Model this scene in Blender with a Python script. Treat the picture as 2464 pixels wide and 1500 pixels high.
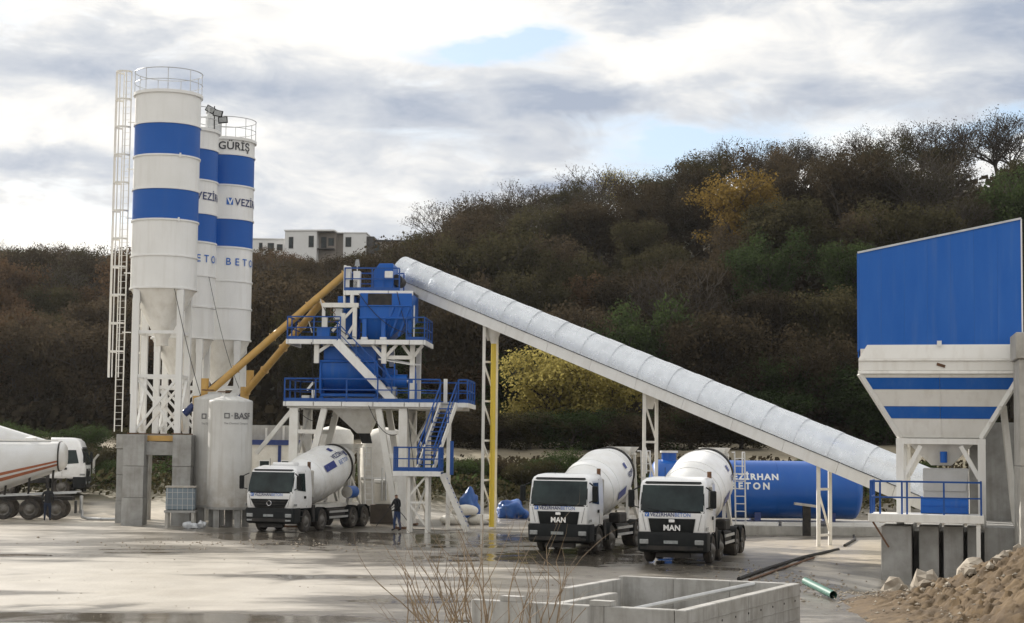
import bpy, bmesh, math, random
from mathutils import Vector, Matrix, noise
R = math.radians
scn = bpy.context.scene
for o in list(bpy.data.objects): bpy.data.objects.remove(o)
C = scn.collection

# ---------------------------------------------------------------- camera, sky, sun, exposure
cam = bpy.data.cameras.new('camera'); cam.sensor_width = 36.0
cam.lens = 36.0 * 4200.0 / 2464.0
cam.clip_start = 0.5; cam.clip_end = 6000
camo = bpy.data.objects.new('camera', cam); C.objects.link(camo)
camo.matrix_world = Matrix.Translation((0, 0, 4.1)) @ Matrix.Rotation(R(90 + 4.404), 4, 'X') @ Matrix.Rotation(0.011, 4, 'Z')
scn.camera = camo
SUN_AZ = -40.0      # degrees from +Y towards -X (behind the silos)
SUN_EL = 27.0
w = bpy.data.worlds.new('World'); scn.world = w; w.use_nodes = True
sdir = Vector((math.sin(R(SUN_AZ)) * math.cos(R(SUN_EL)), math.cos(R(SUN_AZ)) * math.cos(R(SUN_EL)), math.sin(R(SUN_EL))))
def build_world():
    nt = w.node_tree; N = nt.nodes; L = nt.links; N.clear()
    out = N.new('ShaderNodeOutputWorld'); bg = N.new('ShaderNodeBackground'); bg.inputs[1].default_value = 0.1
    sky = N.new('ShaderNodeTexSky'); sky.sky_type = 'NISHITA'; sky.sun_disc = False
    sky.sun_elevation = R(SUN_EL); sky.sun_rotation = R(SUN_AZ); sky.altitude = 100; sky.air_density = 1.0; sky.dust_density = 1.2; sky.ozone_density = 1.5
    tc = N.new('ShaderNodeTexCoord')
    sep = N.new('ShaderNodeSeparateXYZ'); L.new(tc.outputs['Generated'], sep.inputs[0])
    def math_(op, a, b=None, c=None, clamp=False):
        m = N.new('ShaderNodeMath'); m.operation = op; m.use_clamp = clamp
        for i, v in enumerate((a, b, c)):
            if v is None: continue
            if isinstance(v, (int, float)): m.inputs[i].default_value = v
            else: L.new(v, m.inputs[i])
        return m.outputs[0]
    def ramp(fac, stops):
        r = N.new('ShaderNodeValToRGB'); L.new(fac, r.inputs[0]); e = r.color_ramp.elements
        while len(e) < len(stops): e.new(0.5)
        for k, (p, c) in enumerate(stops):
            e[k].position = p; e[k].color = (c, c, c, 1) if isinstance(c, (int, float)) else (*c, 1)
        return r.outputs[0]
    def noise_(vec, scale, detail, rough=0.5, dist=0.0):
        n = N.new('ShaderNodeTexNoise'); n.inputs['Scale'].default_value = scale; n.inputs['Detail'].default_value = detail
        n.inputs['Roughness'].default_value = rough; n.inputs['Distortion'].default_value = dist; L.new(vec, n.inputs['Vector']); return n.outputs
    # cloud sheet: the sky direction, flattened towards the horizon
    az = math_('ARCTAN2', sep.outputs[0], sep.outputs[1]); el = sep.outputs[2]
    comb = N.new('ShaderNodeCombineXYZ')
    L.new(math_('MULTIPLY', sep.outputs[0], 1.0), comb.inputs[0]); L.new(sep.outputs[1], comb.inputs[1]); L.new(math_('MULTIPLY', el, 2.6), comb.inputs[2])
    P = comb.outputs[0]
    mp = N.new('ShaderNodeMapping'); mp.inputs['Location'].default_value = (3.1, 1.7, 0.35); L.new(P, mp.inputs['Vector'])
    big = noise_(mp.outputs[0], 5.5, 9, 0.56, 0.25)
    fine = noise_(mp.outputs[0], 17.0, 10, 0.62, 0.5)
    warp = noise_(mp.outputs[0], 7.0, 5, 0.6)
    wa = N.new('ShaderNodeSeparateColor'); L.new(warp[1], wa.inputs[0])
    azw = math_('ADD', az, math_('MULTIPLY', math_('SUBTRACT', wa.outputs[0], 0.5), 0.16))
    elw = math_('ADD', el, math_('MULTIPLY', math_('SUBTRACT', wa.outputs[1], 0.5), 0.07))
    def bank(a0, e0, ra, re):       # a cloud bank: soft wobbly ellipse round a direction
        dx = math_('DIVIDE', math_('SUBTRACT', azw, a0), ra); dy = math_('DIVIDE', math_('SUBTRACT', elw, e0), re)
        d2 = math_('ADD', math_('MULTIPLY', dx, dx), math_('MULTIPLY', dy, dy))
        return math_('EXPONENT', math_('MULTIPLY', d2, -1.0))
    dark = None
    for b in ((-0.26, 0.215, 0.11, 0.024), (-0.14, 0.205, 0.13, 0.022), (-0.05, 0.19, 0.05, 0.020), (0.06, 0.192, 0.07, 0.014), (0.30, 0.225, 0.10, 0.022), (0.21, 0.185, 0.13, 0.012), (-0.27, 0.150, 0.06, 0.010), (0.08, 0.245, 0.06, 0.010), (0.02, 0.155, 0.06, 0.006), (0.22, 0.25, 0.07, 0.008)):
        k = bank(*b); dark = k if dark is None else math_('MAXIMUM', dark, k)
    hole = None
    for b in ((0.0, 0.226, 0.035, 0.008), (0.105, 0.168, 0.06, 0.012), (-0.27, 0.128, 0.06, 0.008), (0.27, 0.17, 0.05, 0.008), (-0.31, 0.245, 0.03, 0.008)):
        k = bank(*b); hole = k if hole is None else math_('MAXIMUM', hole, k)
    shade = math_('ADD', math_('MULTIPLY', math_('SUBTRACT', big[0], 0.5), 1.9), math_('ADD', math_('MULTIPLY', dark, 0.62), math_('MULTIPLY', math_('SUBTRACT', fine[0], 0.5), 1.15)))
    sd_ = N.new('ShaderNodeVectorMath'); sd_.operation = 'DOT_PRODUCT'; L.new(tc.outputs['Generated'], sd_.inputs[0]); sd_.inputs[1].default_value = tuple(sdir)
    glow = math_('POWER', math_('MAXIMUM', sd_.outputs['Value'], 0.0), 7.0)      # thinner, brighter cloud towards the sun
    shade = math_('SUBTRACT', math_('ADD', shade, 0.27), math_('MULTIPLY', glow, 0.30), clamp=True)
    ccol = ramp(shade, [(0.0, (9.2, 8.9, 8.3)), (0.28, (7.6, 7.5, 7.3)), (0.55, (5.6, 5.8, 6.1)), (1.0, (3.4, 3.85, 4.7))])
    # ramp colours are clamped to one in the widget only, the values above one stay
    cover = math_('SUBTRACT', math_('ADD', 0.93, math_('MULTIPLY', math_('SUBTRACT', fine[0], 0.5), 0.9)), math_('MULTIPLY', hole, 0.85), clamp=True)
    cover = ramp(cover, [(0.35, 0.0), (0.85, 1.0)])
    blue = N.new('ShaderNodeMix'); blue.data_type = 'RGBA'; blue.inputs[0].default_value = 0.45
    L.new(sky.outputs[0], blue.inputs[6]); blue.inputs[7].default_value = (6.4, 7.8, 9.6, 1)
    mx = N.new('ShaderNodeMix'); mx.data_type = 'RGBA'; L.new(cover, mx.inputs[0]); L.new(blue.outputs[2], mx.inputs[6]); L.new(ccol, mx.inputs[7])
    L.new(mx.outputs[2], bg.inputs[0]); L.new(bg.outputs[0], out.inputs[0])
build_world()
sl = bpy.data.lights.new('sun', 'SUN'); sl.energy = 5.0; sl.angle = R(0.6); sl.color = (1.0, 0.94, 0.86)
so = bpy.data.objects.new('sun', sl); C.objects.link(so)
sdir = Vector((math.sin(R(SUN_AZ)) * math.cos(R(SUN_EL)), math.cos(R(SUN_AZ)) * math.cos(R(SUN_EL)), math.sin(R(SUN_EL))))
so.rotation_euler = sdir.to_track_quat('Z', 'Y').to_euler()
vs = scn.view_settings; vs.view_transform = 'Standard'; vs.look = 'None'; vs.exposure = 0.36; vs.gamma = 1.0; vs.use_curve_mapping = False
scn.cycles.max_bounces = 4; scn.cycles.diffuse_bounces = 2; scn.cycles.glossy_bounces = 2; scn.cycles.transparent_max_bounces = 6
scn.cycles.use_denoising = True; scn.cycles.caustics_reflective = False; scn.cycles.caustics_refractive = False

# ---------------------------------------------------------------- helpers
class MB:
    def __init__(s): s.v = []; s.f = []; s.m = []; s.mi = 0
    def add(s, vs, fs):
        n = len(s.v); s.v += [tuple(p) for p in vs]
        for f in fs: s.f.append(tuple(n + i for i in f)); s.m.append(s.mi)
        return s
    def box(s, c, d, rz=0.0, M=None):
        c = Vector(c); hx, hy, hz = d[0] / 2, d[1] / 2, d[2] / 2
        vs = [Vector((x, y, z)) for z in (-hz, hz) for x, y in ((-hx, -hy), (hx, -hy), (hx, hy), (-hx, hy))]
        if rz: vs = [Matrix.Rotation(rz, 3, 'Z') @ v for v in vs]
        if M is not None: vs = [M @ v for v in vs]
        return s.add([v + c for v in vs], BOXF)
    def bb(s, a, b):        # box from min corner to max corner
        return s.box([(a[i] + b[i]) / 2 for i in range(3)], [abs(b[i] - a[i]) for i in range(3)])
    def bar(s, a, b, w, h=None, up=(0, 0, 1)):
        a = Vector(a); b = Vector(b); h = w if h is None else h
        d = (b - a).normalized(); u = Vector(up)
        if abs(d.dot(u)) > 0.98: u = Vector((0, 1, 0))
        sx = d.cross(u).normalized() * (w / 2); sz = sx.cross(d).normalized() * (h / 2)
        vs = [p + i * sx + j * sz for p in (a, b) for i, j in ((-1, -1), (1, -1), (1, 1), (-1, 1))]
        return s.add(vs, [(0, 1, 2, 3), (7, 6, 5, 4), (0, 4, 5, 1), (1, 5, 6, 2), (2, 6, 7, 3), (3, 7, 4, 0)])
    def tube(s, a, b, r, r2=None, n=8, cap=True):
        a = Vector(a); b = Vector(b); r2 = r if r2 is None else r2
        d = (b - a).normalized(); u = Vector((0, 0, 1)) if abs(d.z) < 0.95 else Vector((1, 0, 0))
        x = d.cross(u).normalized(); y = x.cross(d)
        vs = [p + (x * math.cos(t * 2 * math.pi / n) + y * math.sin(t * 2 * math.pi / n)) * q for p, q in ((a, r), (b, r2)) for t in range(n)]
        fs = [(i, (i + 1) % n, n + (i + 1) % n, n + i) for i in range(n)]
        if cap: fs += [tuple(range(n - 1, -1, -1)), tuple(range(n, 2 * n))]
        return s.add(vs, fs)
    def path(s, pts, r, n=6):
        for a, b in zip(pts[:-1], pts[1:]): s.tube(a, b, r, None, n)
        return s
    def lathe(s, prof, n=32, M=None, a0=0.0, a1=2 * math.pi, caps=True):
        full = abs(a1 - a0 - 2 * math.pi) < 1e-6; k = n if full else n + 1
        vs = []
        for r, z in prof:
            for i in range(k):
                t = a0 + (a1 - a0) * i / n; vs.append(Vector((r * math.cos(t), r * math.sin(t), z)))
        if M is not None: vs = [M @ v for v in vs]
        fs = []
        for j in range(len(prof) - 1):
            for i in range(n):
                i2 = (i + 1) % k; fs.append((j * k + i, j * k + i2, (j + 1) * k + i2, (j + 1) * k + i))
        if full and caps:
            if prof[0][0] > 1e-3: fs.append(tuple(range(k - 1, -1, -1)))
            if prof[-1][0] > 1e-3: fs.append(tuple((len(prof) - 1) * k + i for i in range(k)))
        return s.add(vs, fs)
    def ring(s, r, z, t=0.03, n=40, M=None, sec=5, a0=0.0, a1=2 * math.pi):
        full = abs(a1 - a0 - 2 * math.pi) < 1e-6; k = n if full else n + 1; vs = []; fs = []
        for i in range(k):
            a = a0 + (a1 - a0) * i / n
            for j in range(sec):
                b = j * 2 * math.pi / sec; q = r + t * math.cos(b); vs.append(Vector((q * math.cos(a), q * math.sin(a), z + t * math.sin(b))))
        if M is not None: vs = [M @ v for v in vs]
        for i in range(n):
            i2 = (i + 1) % k
            for j in range(sec): fs.append((i * sec + j, i2 * sec + j, i2 * sec + (j + 1) % sec, i * sec + (j + 1) % sec))
        return s.add(vs, fs)
    def loft(s, rings, cap=True):
        n = len(rings[0]); vs = [p for r in rings for p in r]; fs = []
        for j in range(len(rings) - 1):
            for i in range(n): fs.append((j * n + i, j * n + (i + 1) % n, (j + 1) * n + (i + 1) % n, (j + 1) * n + i))
        if cap: fs += [tuple(range(n - 1, -1, -1)), tuple(range((len(rings) - 1) * n, len(rings) * n))]
        return s.add(vs, fs)
    def prism(s, poly, off):        # planar polygon (3d) pushed along off
        off = Vector(off); a = [Vector(p) for p in poly]; return s.loft([a, [p + off for p in a]])
    def build(s, name, mat, parent=None, smooth=None, bevel=0.0, ang=0.6):
        me = bpy.data.meshes.new(name); me.from_pydata(s.v, [], s.f)
        bm = bmesh.new(); bm.from_mesh(me); bmesh.ops.recalc_face_normals(bm, faces=bm.faces)
        if bevel > 0: bmesh.ops.bevel(bm, geom=list(bm.edges), offset=bevel, segments=1, affect='EDGES', clamp_overlap=True)
        bm.to_mesh(me); bm.free()
        for m_ in (mat if isinstance(mat, (list, tuple)) else [mat]): me.materials.append(m_)
        if isinstance(mat, (list, tuple)) and not bevel: me.polygons.foreach_set('material_index', s.m)
        if smooth is None or smooth:
            me.shade_smooth(); me.set_sharp_from_angle(angle=ang)
        o = bpy.data.objects.new(name, me); C.objects.link(o)
        if parent: o.parent = parent
        return o
BOXF = [(3, 2, 1, 0), (4, 5, 6, 7), (0, 1, 5, 4), (1, 2, 6, 5), (2, 3, 7, 6), (3, 0, 4, 7)]
def tag(o, label=None, cat=None, group=None, kind=None):
    if label: o['label'] = label
    if cat: o['category'] = cat
    if group: o['group'] = group
    if kind: o['kind'] = kind
    return o
def thing(name, label, cat, loc=(0, 0, 0), rz=0.0, group=None):
    o = bpy.data.objects.new(name, None); o.empty_display_size = 0.3; C.objects.link(o)
    o.location = loc; o.rotation_euler = (0, 0, rz); return tag(o, label, cat, group)
def dup(o, parent=None):
    c = o.copy(); C.objects.link(c); c.parent = parent
    for ch in list(o.children): dup(ch, c)
    return c
def inst(o, parent, loc=None, rot=None):
    c = o.copy(); C.objects.link(c); c.parent = parent
    if loc is not None: c.location = loc
    if rot is not None: c.rotation_euler = rot
    return c
def text_tris(body, size, spacing=1.0, xs=1.0, step=0.12, bold=0.0):
    cu = bpy.data.curves.new('lettering', 'FONT'); cu.body = body; cu.size = size; cu.space_character = spacing; cu.resolution_u = 3; cu.offset = bold
    ob = bpy.data.objects.new('lettering', cu); C.objects.link(ob)
    dg = bpy.context.evaluated_depsgraph_get(); me = bpy.data.meshes.new_from_object(ob.evaluated_get(dg))
    bpy.data.objects.remove(ob); bpy.data.curves.remove(cu)
    bm = bmesh.new(); bm.from_mesh(me); bpy.data.meshes.remove(me)
    if xs != 1.0:
        for v in bm.verts: v.co.x *= xs
    if step:
        x0 = min(v.co.x for v in bm.verts); x1 = max(v.co.x for v in bm.verts); x = x0 + step
        while x < x1:
            bmesh.ops.bisect_plane(bm, geom=bm.verts[:] + bm.edges[:] + bm.faces[:], plane_co=(x, 0, 0), plane_no=(1, 0, 0)); x += step
    bm.verts.index_update(); vs = [v.co.copy() for v in bm.verts]; fs = [tuple(v.index for v in f.verts) for f in bm.faces]; bm.free()
    return vs, fs
def text_obj(body, size, fn, mat, parent, spacing=1.0, xs=1.0, step=0.12, name='lettering', bold=0.0):
    vs_, fs_ = text_tris(body, size, spacing, xs, step, bold)
    me = bpy.data.meshes.new(name); me.from_pydata([tuple(fn(v.x, v.y)) for v in vs_], [], fs_); me.materials.append(mat)
    o = bpy.data.objects.new(name, me); C.objects.link(o); o.parent = parent; return o

# ---------------------------------------------------------------- materials
def mat(name, col, rough=0.6, metal=0.0, col2=None, amt=0.5, scale=1.5, streak=0.0, streak_col=(0.10, 0.085, 0.065), bump=0.0, bscale=20.0, spec=0.5, coat=0.0, stretch=(1, 1, 1), rvar=0.0, wave=None, low=None, detail=6):
    m = bpy.data.materials.new(name); m.use_nodes = True; nt = m.node_tree; N = nt.nodes; L = nt.links
    b = N['Principled BSDF']; b.inputs['Roughness'].default_value = rough; b.inputs['Metallic'].default_value = metal
    b.inputs['Specular IOR Level'].default_value = spec; b.inputs['Coat Weight'].default_value = coat
    b.inputs['Base Color'].default_value = (*col, 1)
    tc = N.new('ShaderNodeTexCoord'); oi = N.new('ShaderNodeObjectInfo')
    va = N.new('ShaderNodeVectorMath'); va.operation = 'ADD'; L.new(tc.outputs['Object'], va.inputs[0])
    vm = N.new('ShaderNodeVectorMath'); vm.operation = 'SCALE'; vm.inputs[0].default_value = (37, 17, 29); L.new(oi.outputs['Random'], vm.inputs['Scale']); L.new(vm.outputs[0], va.inputs[1])
    V = va.outputs[0]
    def nz(sc, det, st=None, dist=0.0):
        n = N.new('ShaderNodeTexNoise'); n.inputs['Scale'].default_value = sc; n.inputs['Detail'].default_value = det; n.inputs['Roughness'].default_value = 0.6; n.inputs['Distortion'].default_value = dist
        if st:
            mp = N.new('ShaderNodeMapping'); mp.inputs['Scale'].default_value = st; L.new(V, mp.inputs[0]); L.new(mp.outputs[0], n.inputs['Vector'])
        else: L.new(V, n.inputs['Vector'])
        return n.outputs[0]
    def rng(v, a, b_, c, d):
        r = N.new('ShaderNodeMapRange'); r.inputs[1].default_value = a; r.inputs[2].default_value = b_; r.inputs[3].default_value = c; r.inputs[4].default_value = d; L.new(v, r.inputs[0]); return r.outputs[0]
    def mix(f, a, b_):
        x = N.new('ShaderNodeMix'); x.data_type = 'RGBA'; L.new(f, x.inputs[0])
        for i, q in ((6, a), (7, b_)):
            if isinstance(q, tuple): x.inputs[i].default_value = (*q, 1)
            else: L.new(q, x.inputs[i])
        return x.outputs[2]
    cur = col
    if col2: cur = mix(rng(nz(scale, detail, stretch if stretch != (1, 1, 1) else None), 0.35, 0.68, 0.0, amt), cur, col2)
    if streak > 0: cur = mix(rng(nz(2.2, 5, (1.6, 1.6, 0.12)), 0.5, 0.82, 0.0, streak), cur, streak_col)
    if low:         # dirt thrown up from the ground: (height it fades out, amount, colour)
        sp = N.new('ShaderNodeSeparateXYZ'); L.new(tc.outputs['Object'], sp.inputs[0])
        f = rng(sp.outputs[2], low[3] if len(low) > 3 else 0.0, low[0], low[1], 0.0)
        mu = N.new('ShaderNodeMath'); mu.operation = 'MULTIPLY'; L.new(f, mu.inputs[0]); L.new(rng(nz(3.0, 6), 0.3, 0.7, 0.15, 1.0), mu.inputs[1]); cur = mix(mu.outputs[0], cur, low[2])
    if not isinstance(cur, tuple): L.new(cur, b.inputs['Base Color'])
    if rvar: L.new(rng(nz(scale * 2.3, 4), 0.3, 0.7, rough - rvar, rough + rvar), b.inputs['Roughness'])
    if bump or wave:
        bp = N.new('ShaderNodeBump'); bp.inputs['Strength'].default_value = bump if bump else 0.6; bp.inputs['Distance'].default_value = 0.02
        if wave:
            wv = N.new('ShaderNodeTexWave'); wv.wave_type = 'BANDS'; wv.bands_direction = wave[0]; wv.inputs['Scale'].default_value = wave[1]; wv.inputs['Distortion'].default_value = wave[2]; wv.wave_profile = 'SIN'
            L.new(tc.outputs['Object'], wv.inputs['Vector']); L.new(wv.outputs['Fac'], bp.inputs['Height'])
        else: L.new(nz(bscale, 5), bp.inputs['Height'])
        L.new(bp.outputs[0], b.inputs['Normal'])
    return m
GRIME = (0.16, 0.135, 0.10)
M = {}
M['white'] = mat('white_paint', (0.82, 0.82, 0.80), 0.45, col2=(0.70, 0.69, 0.66), amt=0.6, scale=1.2, streak=0.30, streak_col=(0.42, 0.38, 0.31), rvar=0.1)
M['silo_white'] = mat('silo_white_paint', (0.79, 0.79, 0.775), 0.42, col2=(0.68, 0.68, 0.655), amt=0.6, scale=0.6, streak=0.32, streak_col=(0.48, 0.45, 0.39), rvar=0.1)
M['steel_white'] = mat('cream_white_steel', (0.80, 0.785, 0.74), 0.5, col2=(0.64, 0.61, 0.54), amt=0.6, scale=2.0, streak=0.35, streak_col=(0.34, 0.29, 0.22))
M['blue'] = mat('blue_paint', (0.005, 0.095, 0.41), 0.45, spec=0.3, col2=(0.012, 0.115, 0.45), amt=0.8, scale=1.1, streak=0.45, streak_col=(0.13, 0.19, 0.32), rvar=0.1)
M['silo_blue'] = mat('silo_blue_paint', (0.004, 0.086, 0.37), 0.45, spec=0.3, col2=(0.007, 0.096, 0.40), amt=0.8, scale=0.7, streak=0.15, streak_col=(0.08, 0.14, 0.30))
M['clad_blue'] = mat('blue_sheet_cladding', (0.007, 0.108, 0.45), 0.5, spec=0.3, col2=(0.030, 0.145, 0.50), amt=0.55, scale=0.9, stretch=(1.6, 1.6, 0.4), streak=0.3, streak_col=(0.13, 0.21, 0.42))
M['rail_blue'] = mat('blue_rail_paint', (0.010, 0.07, 0.29), 0.5, spec=0.3, col2=(0.04, 0.11, 0.30), amt=0.5, scale=3.0)
M['galv'] = mat('galvanised_sheet', (0.71, 0.745, 0.79), 0.30, 0.85, col2=(0.57, 0.60, 0.64), amt=0.7, scale=1.6, rvar=0.08, wave=('X', 12.0, 0.0), bump=0.35)
M['galv_pipe'] = mat('galvanised_pipe', (0.55, 0.56, 0.56), 0.42, 0.7, col2=(0.36, 0.37, 0.38), amt=0.7, scale=3)
M['ochre'] = mat('ochre_screw_paint', (0.58, 0.35, 0.09), 0.38, col2=(0.44, 0.265, 0.09), amt=0.6, scale=2.5, streak=0.2)
M['yellow'] = mat('yellow_paint', (0.72, 0.52, 0.05), 0.45, col2=(0.6, 0.45, 0.08), amt=0.5, scale=2)
M['concrete'] = mat('cast_concrete', (0.37, 0.37, 0.36), 0.85, col2=(0.24, 0.235, 0.22), amt=0.9, scale=1.6, streak=0.6, streak_col=(0.17, 0.15, 0.125), bump=0.5, bscale=9)
M['concrete_pale'] = mat('pale_concrete', (0.47, 0.455, 0.42), 0.85, col2=(0.30, 0.285, 0.25), amt=0.75, scale=1.8, streak=0.5, streak_col=(0.16, 0.145, 0.12), bump=0.3, bscale=16)
M['black'] = mat('black_plastic', (0.007, 0.009, 0.010), 0.55, spec=0.18, col2=(0.020, 0.021, 0.020), amt=0.5, scale=3)
M['dark'] = mat('dark_chassis', (0.016, 0.016, 0.017), 0.65, spec=0.3, col2=(0.07, 0.060, 0.048), amt=0.6, scale=3)
M['tyre'] = mat('tyre_rubber', (0.022, 0.021, 0.020), 0.85, col2=(0.12, 0.10, 0.08), amt=0.7, scale=4)
M['rim'] = mat('wheel_rim', (0.20, 0.19, 0.175), 0.6, 0.2, col2=(0.07, 0.062, 0.05), amt=0.9, scale=5)
M['glass'] = mat('dark_window_glass', (0.012, 0.018, 0.020), 0.05, spec=0.22, col2=(0.036, 0.055, 0.055), amt=0.8, scale=1.1)  # lighter teal mottling painted in for soft reflections
M['lamp'] = mat('headlight_lens', (0.34, 0.35, 0.35), 0.15, 0.2, col2=(0.14, 0.15, 0.15), amt=0.5, scale=12)
M['cab'] = mat('cab_white_paint', (0.86, 0.87, 0.88), 0.28, coat=0.4, low=(1.75, 0.55, (0.42, 0.38, 0.31), 0.9), col2=(0.72, 0.71, 0.69), amt=0.5, scale=1.5)
M['drum'] = mat('drum_white_paint', (0.86, 0.87, 0.87), 0.4, col2=(0.66, 0.64, 0.59), amt=0.6, scale=1.3, low=(2.6, 0.9, (0.40, 0.36, 0.29), 1.55))
M['navy'] = mat('navy_lettering', (0.022, 0.035, 0.13), 0.5)
M['logo_blue'] = mat('logo_blue', (0.02, 0.13, 0.48), 0.5)
M['text_black'] = mat('black_lettering', (0.02, 0.02, 0.028), 0.55)
M['text_grey'] = mat('grey_lettering', (0.12, 0.12, 0.125), 0.6)
M['text_white'] = mat('white_lettering', (0.78, 0.80, 0.80), 0.5)
M['chrome'] = mat('bright_metal', (0.72, 0.72, 0.72), 0.25, 0.9)
M['plate'] = mat('number_plate', (0.36, 0.38, 0.38), 0.5, col2=(.16, .18, .18), amt=.8, scale=11)
M['tank_blue'] = mat('tank_blue_paint', (0.006, 0.092, 0.40), 0.30, spec=0.4, col2=(0.02, 0.12, 0.43), amt=0.6, scale=0.8, streak=0.2, streak_col=(0.09, 0.17, 0.36))
M['rust'] = mat('rusty_steel', (0.16, 0.075, 0.035), 0.8, col2=(0.07, 0.045, 0.03), amt=0.8, scale=4)
M['rubber'] = mat('black_rubber', (0.02, 0.02, 0.02), 0.8)
# ---------------------------------------------------------------- terrain
def sstep(a, b, x):
    t = max(0.0, min(1.0, (x - a) / (b - a))); return t * t * (3 - 2 * t)
def fbm(x, y, s, o=4, seed=0.0):
    return noise.fractal(Vector((x * s, y * s, seed)), 1.0, 2.0, o)
def gz(X, Y):
    z = 0.0
    st = 97.0 if X < -8 else 97.0 + 9 * sstep(-8, 4, X)
    if Y > st: z += 3.8 * min(1.0, (Y - st) / (131.0 - st)) + max(0, Y - 131) * 0.045
    d = ((X - 16.5) / 6.0) ** 2 + ((Y - 56.5) / 7.0) ** 2
    z -= 1.0 * math.exp(-d ** 1.5)
    if Y < 31: z += 1.55 * sstep(31, 8, Y)
    return z
TRK = ((-40, 60, 33), (-30, 95, 42), (25, 95, 36), (10, 30, 34), (-2, 20, 48), (30, 62, 26))
def gzn(X, Y):
    a = 1.0 if Y < 125 else 2.0
    rough = 0.012 + 0.05 * sstep(8, 13, X) * sstep(75, 62, Y) * sstep(40, 48, Y) + 0.03 * sstep(90, 110, Y)
    rut = 0.0
    if 30 < Y < 100 and -34 < X < 20:
        for ax_, ay_, rr_ in TRK: rut = max(rut, math.exp(-((abs(math.hypot(X - ax_, Y - ay_) - rr_) - 1.0) / .30) ** 2))
    return gz(X, Y) - .035 * rut + a * rough * fbm(X, Y, 0.7, 4, 1.3) * 1.2 + 0.02 * fbm(X, Y, 0.12, 2, 9.0)
def steps(spans):
    out = []
    for a, b, d in spans:
        n = max(1, round((b - a) / d)); out += [a + (b - a) * i / n for i in range(n)]
    out.append(spans[-1][1]); return out
gx = steps([(-400, -60, 20), (-60, -34, 2), (-34, 30, 0.42), (30, 60, 2), (60, 400, 20)])
gy = steps([(-60, 10, 8), (10, 30, 1.5), (30, 72, 0.42), (72, 108, 0.8), (108, 152, 3.0), (152, 400, 40)])
me = bpy.data.meshes.new('ground'); gv = []; gf = []; wet = []; sand = []; scrub = []; fld = []
def blob(X, Y, cx, cy, rx, ry):
    return math.exp(-(((X - cx) / rx) ** 2 + ((Y - cy) / ry) ** 2))
for y in gy:
    for x in gx:
        gv.append((x, y, gzn(x, y) if y < 152 else gz(x, 152)))
        n1 = fbm(x, y, 0.16, 4, 3.0); n2 = fbm(x * 0.35, y, 0.55, 5, 7.0)
        trk = 0.0
        for ax_, ay_, rr_ in TRK:
            dd = math.hypot(x - ax_, y - ay_) - rr_; trk = max(trk, math.exp(-((abs(dd) - 1.0) / .33) ** 2))
        wv = 0.62 + 0.55 * trk * (0.5 + 0.8 * n1) + 0.85 * blob(x, y, -6, 78, 10, 6) + 0.5 * blob(x, y, 2, 64, 9, 7) + 0.45 * blob(x, y, 2, 50, 7, 9) + 0.25 * blob(x, y, -17, 66, 7, 3) - 1.0 * blob(x, y, -13, 52, 13, 11) - 0.25 * blob(x, y, -20, 76, 6, 5) + 1.7 * blob(x, y, -10, 41.3, 7, 1.5) + 1.5 * blob(x, y, -16, 47.5, 4.5, 1.1) + 1.35 * blob(x, y, -7, 54.5, 3.6, 1.0) + 1.2 * blob(x, y, -19, 63, 4, 1.2) + 0.8 * blob(x, y, -3.5, 46.5, 2.6, 1.5) + 0.7 * blob(x, y, -15, 60, 4, 1.2) - 0.75 * blob(x, y, 14, 72, 6, 9) - 0.5 * blob(x, y, -20, 92, 7, 12)  # wet and pale zones; the pale left foreground paints in wet sheen
        wet.append(max(0.0, min(1.5, wv + 0.28 * n1 + 0.42 * n2)))
        sand.append(max(0.0, min(1.0, 1.15 * blob(x, y, 15, 71, 8, 12) + 0.9 * blob(x, y, -22, 97, 9, 9) + 0.5 * blob(x, y, -9, 67, 8, 3) + 0.3 * n2)))
        fld.append(sstep(125, 127, y + n1)); scrub.append(sstep(99, 108, y + 5 * n1 - 8 * sstep(-6, 6, x)))
nx = len(gx)
for j in range(len(gy) - 1):
    for i in range(nx - 1): gf.append((j * nx + i, j * nx + i + 1, (j + 1) * nx + i + 1, (j + 1) * nx + i))
me.from_pydata(gv, [], gf); me.shade_smooth()
for nm, arr in (('wet', wet), ('sand', sand), ('scrub', scrub), ('field', fld)):
    a = me.attributes.new(nm, 'FLOAT', 'POINT'); a.data.foreach_set('value', arr)
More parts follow.
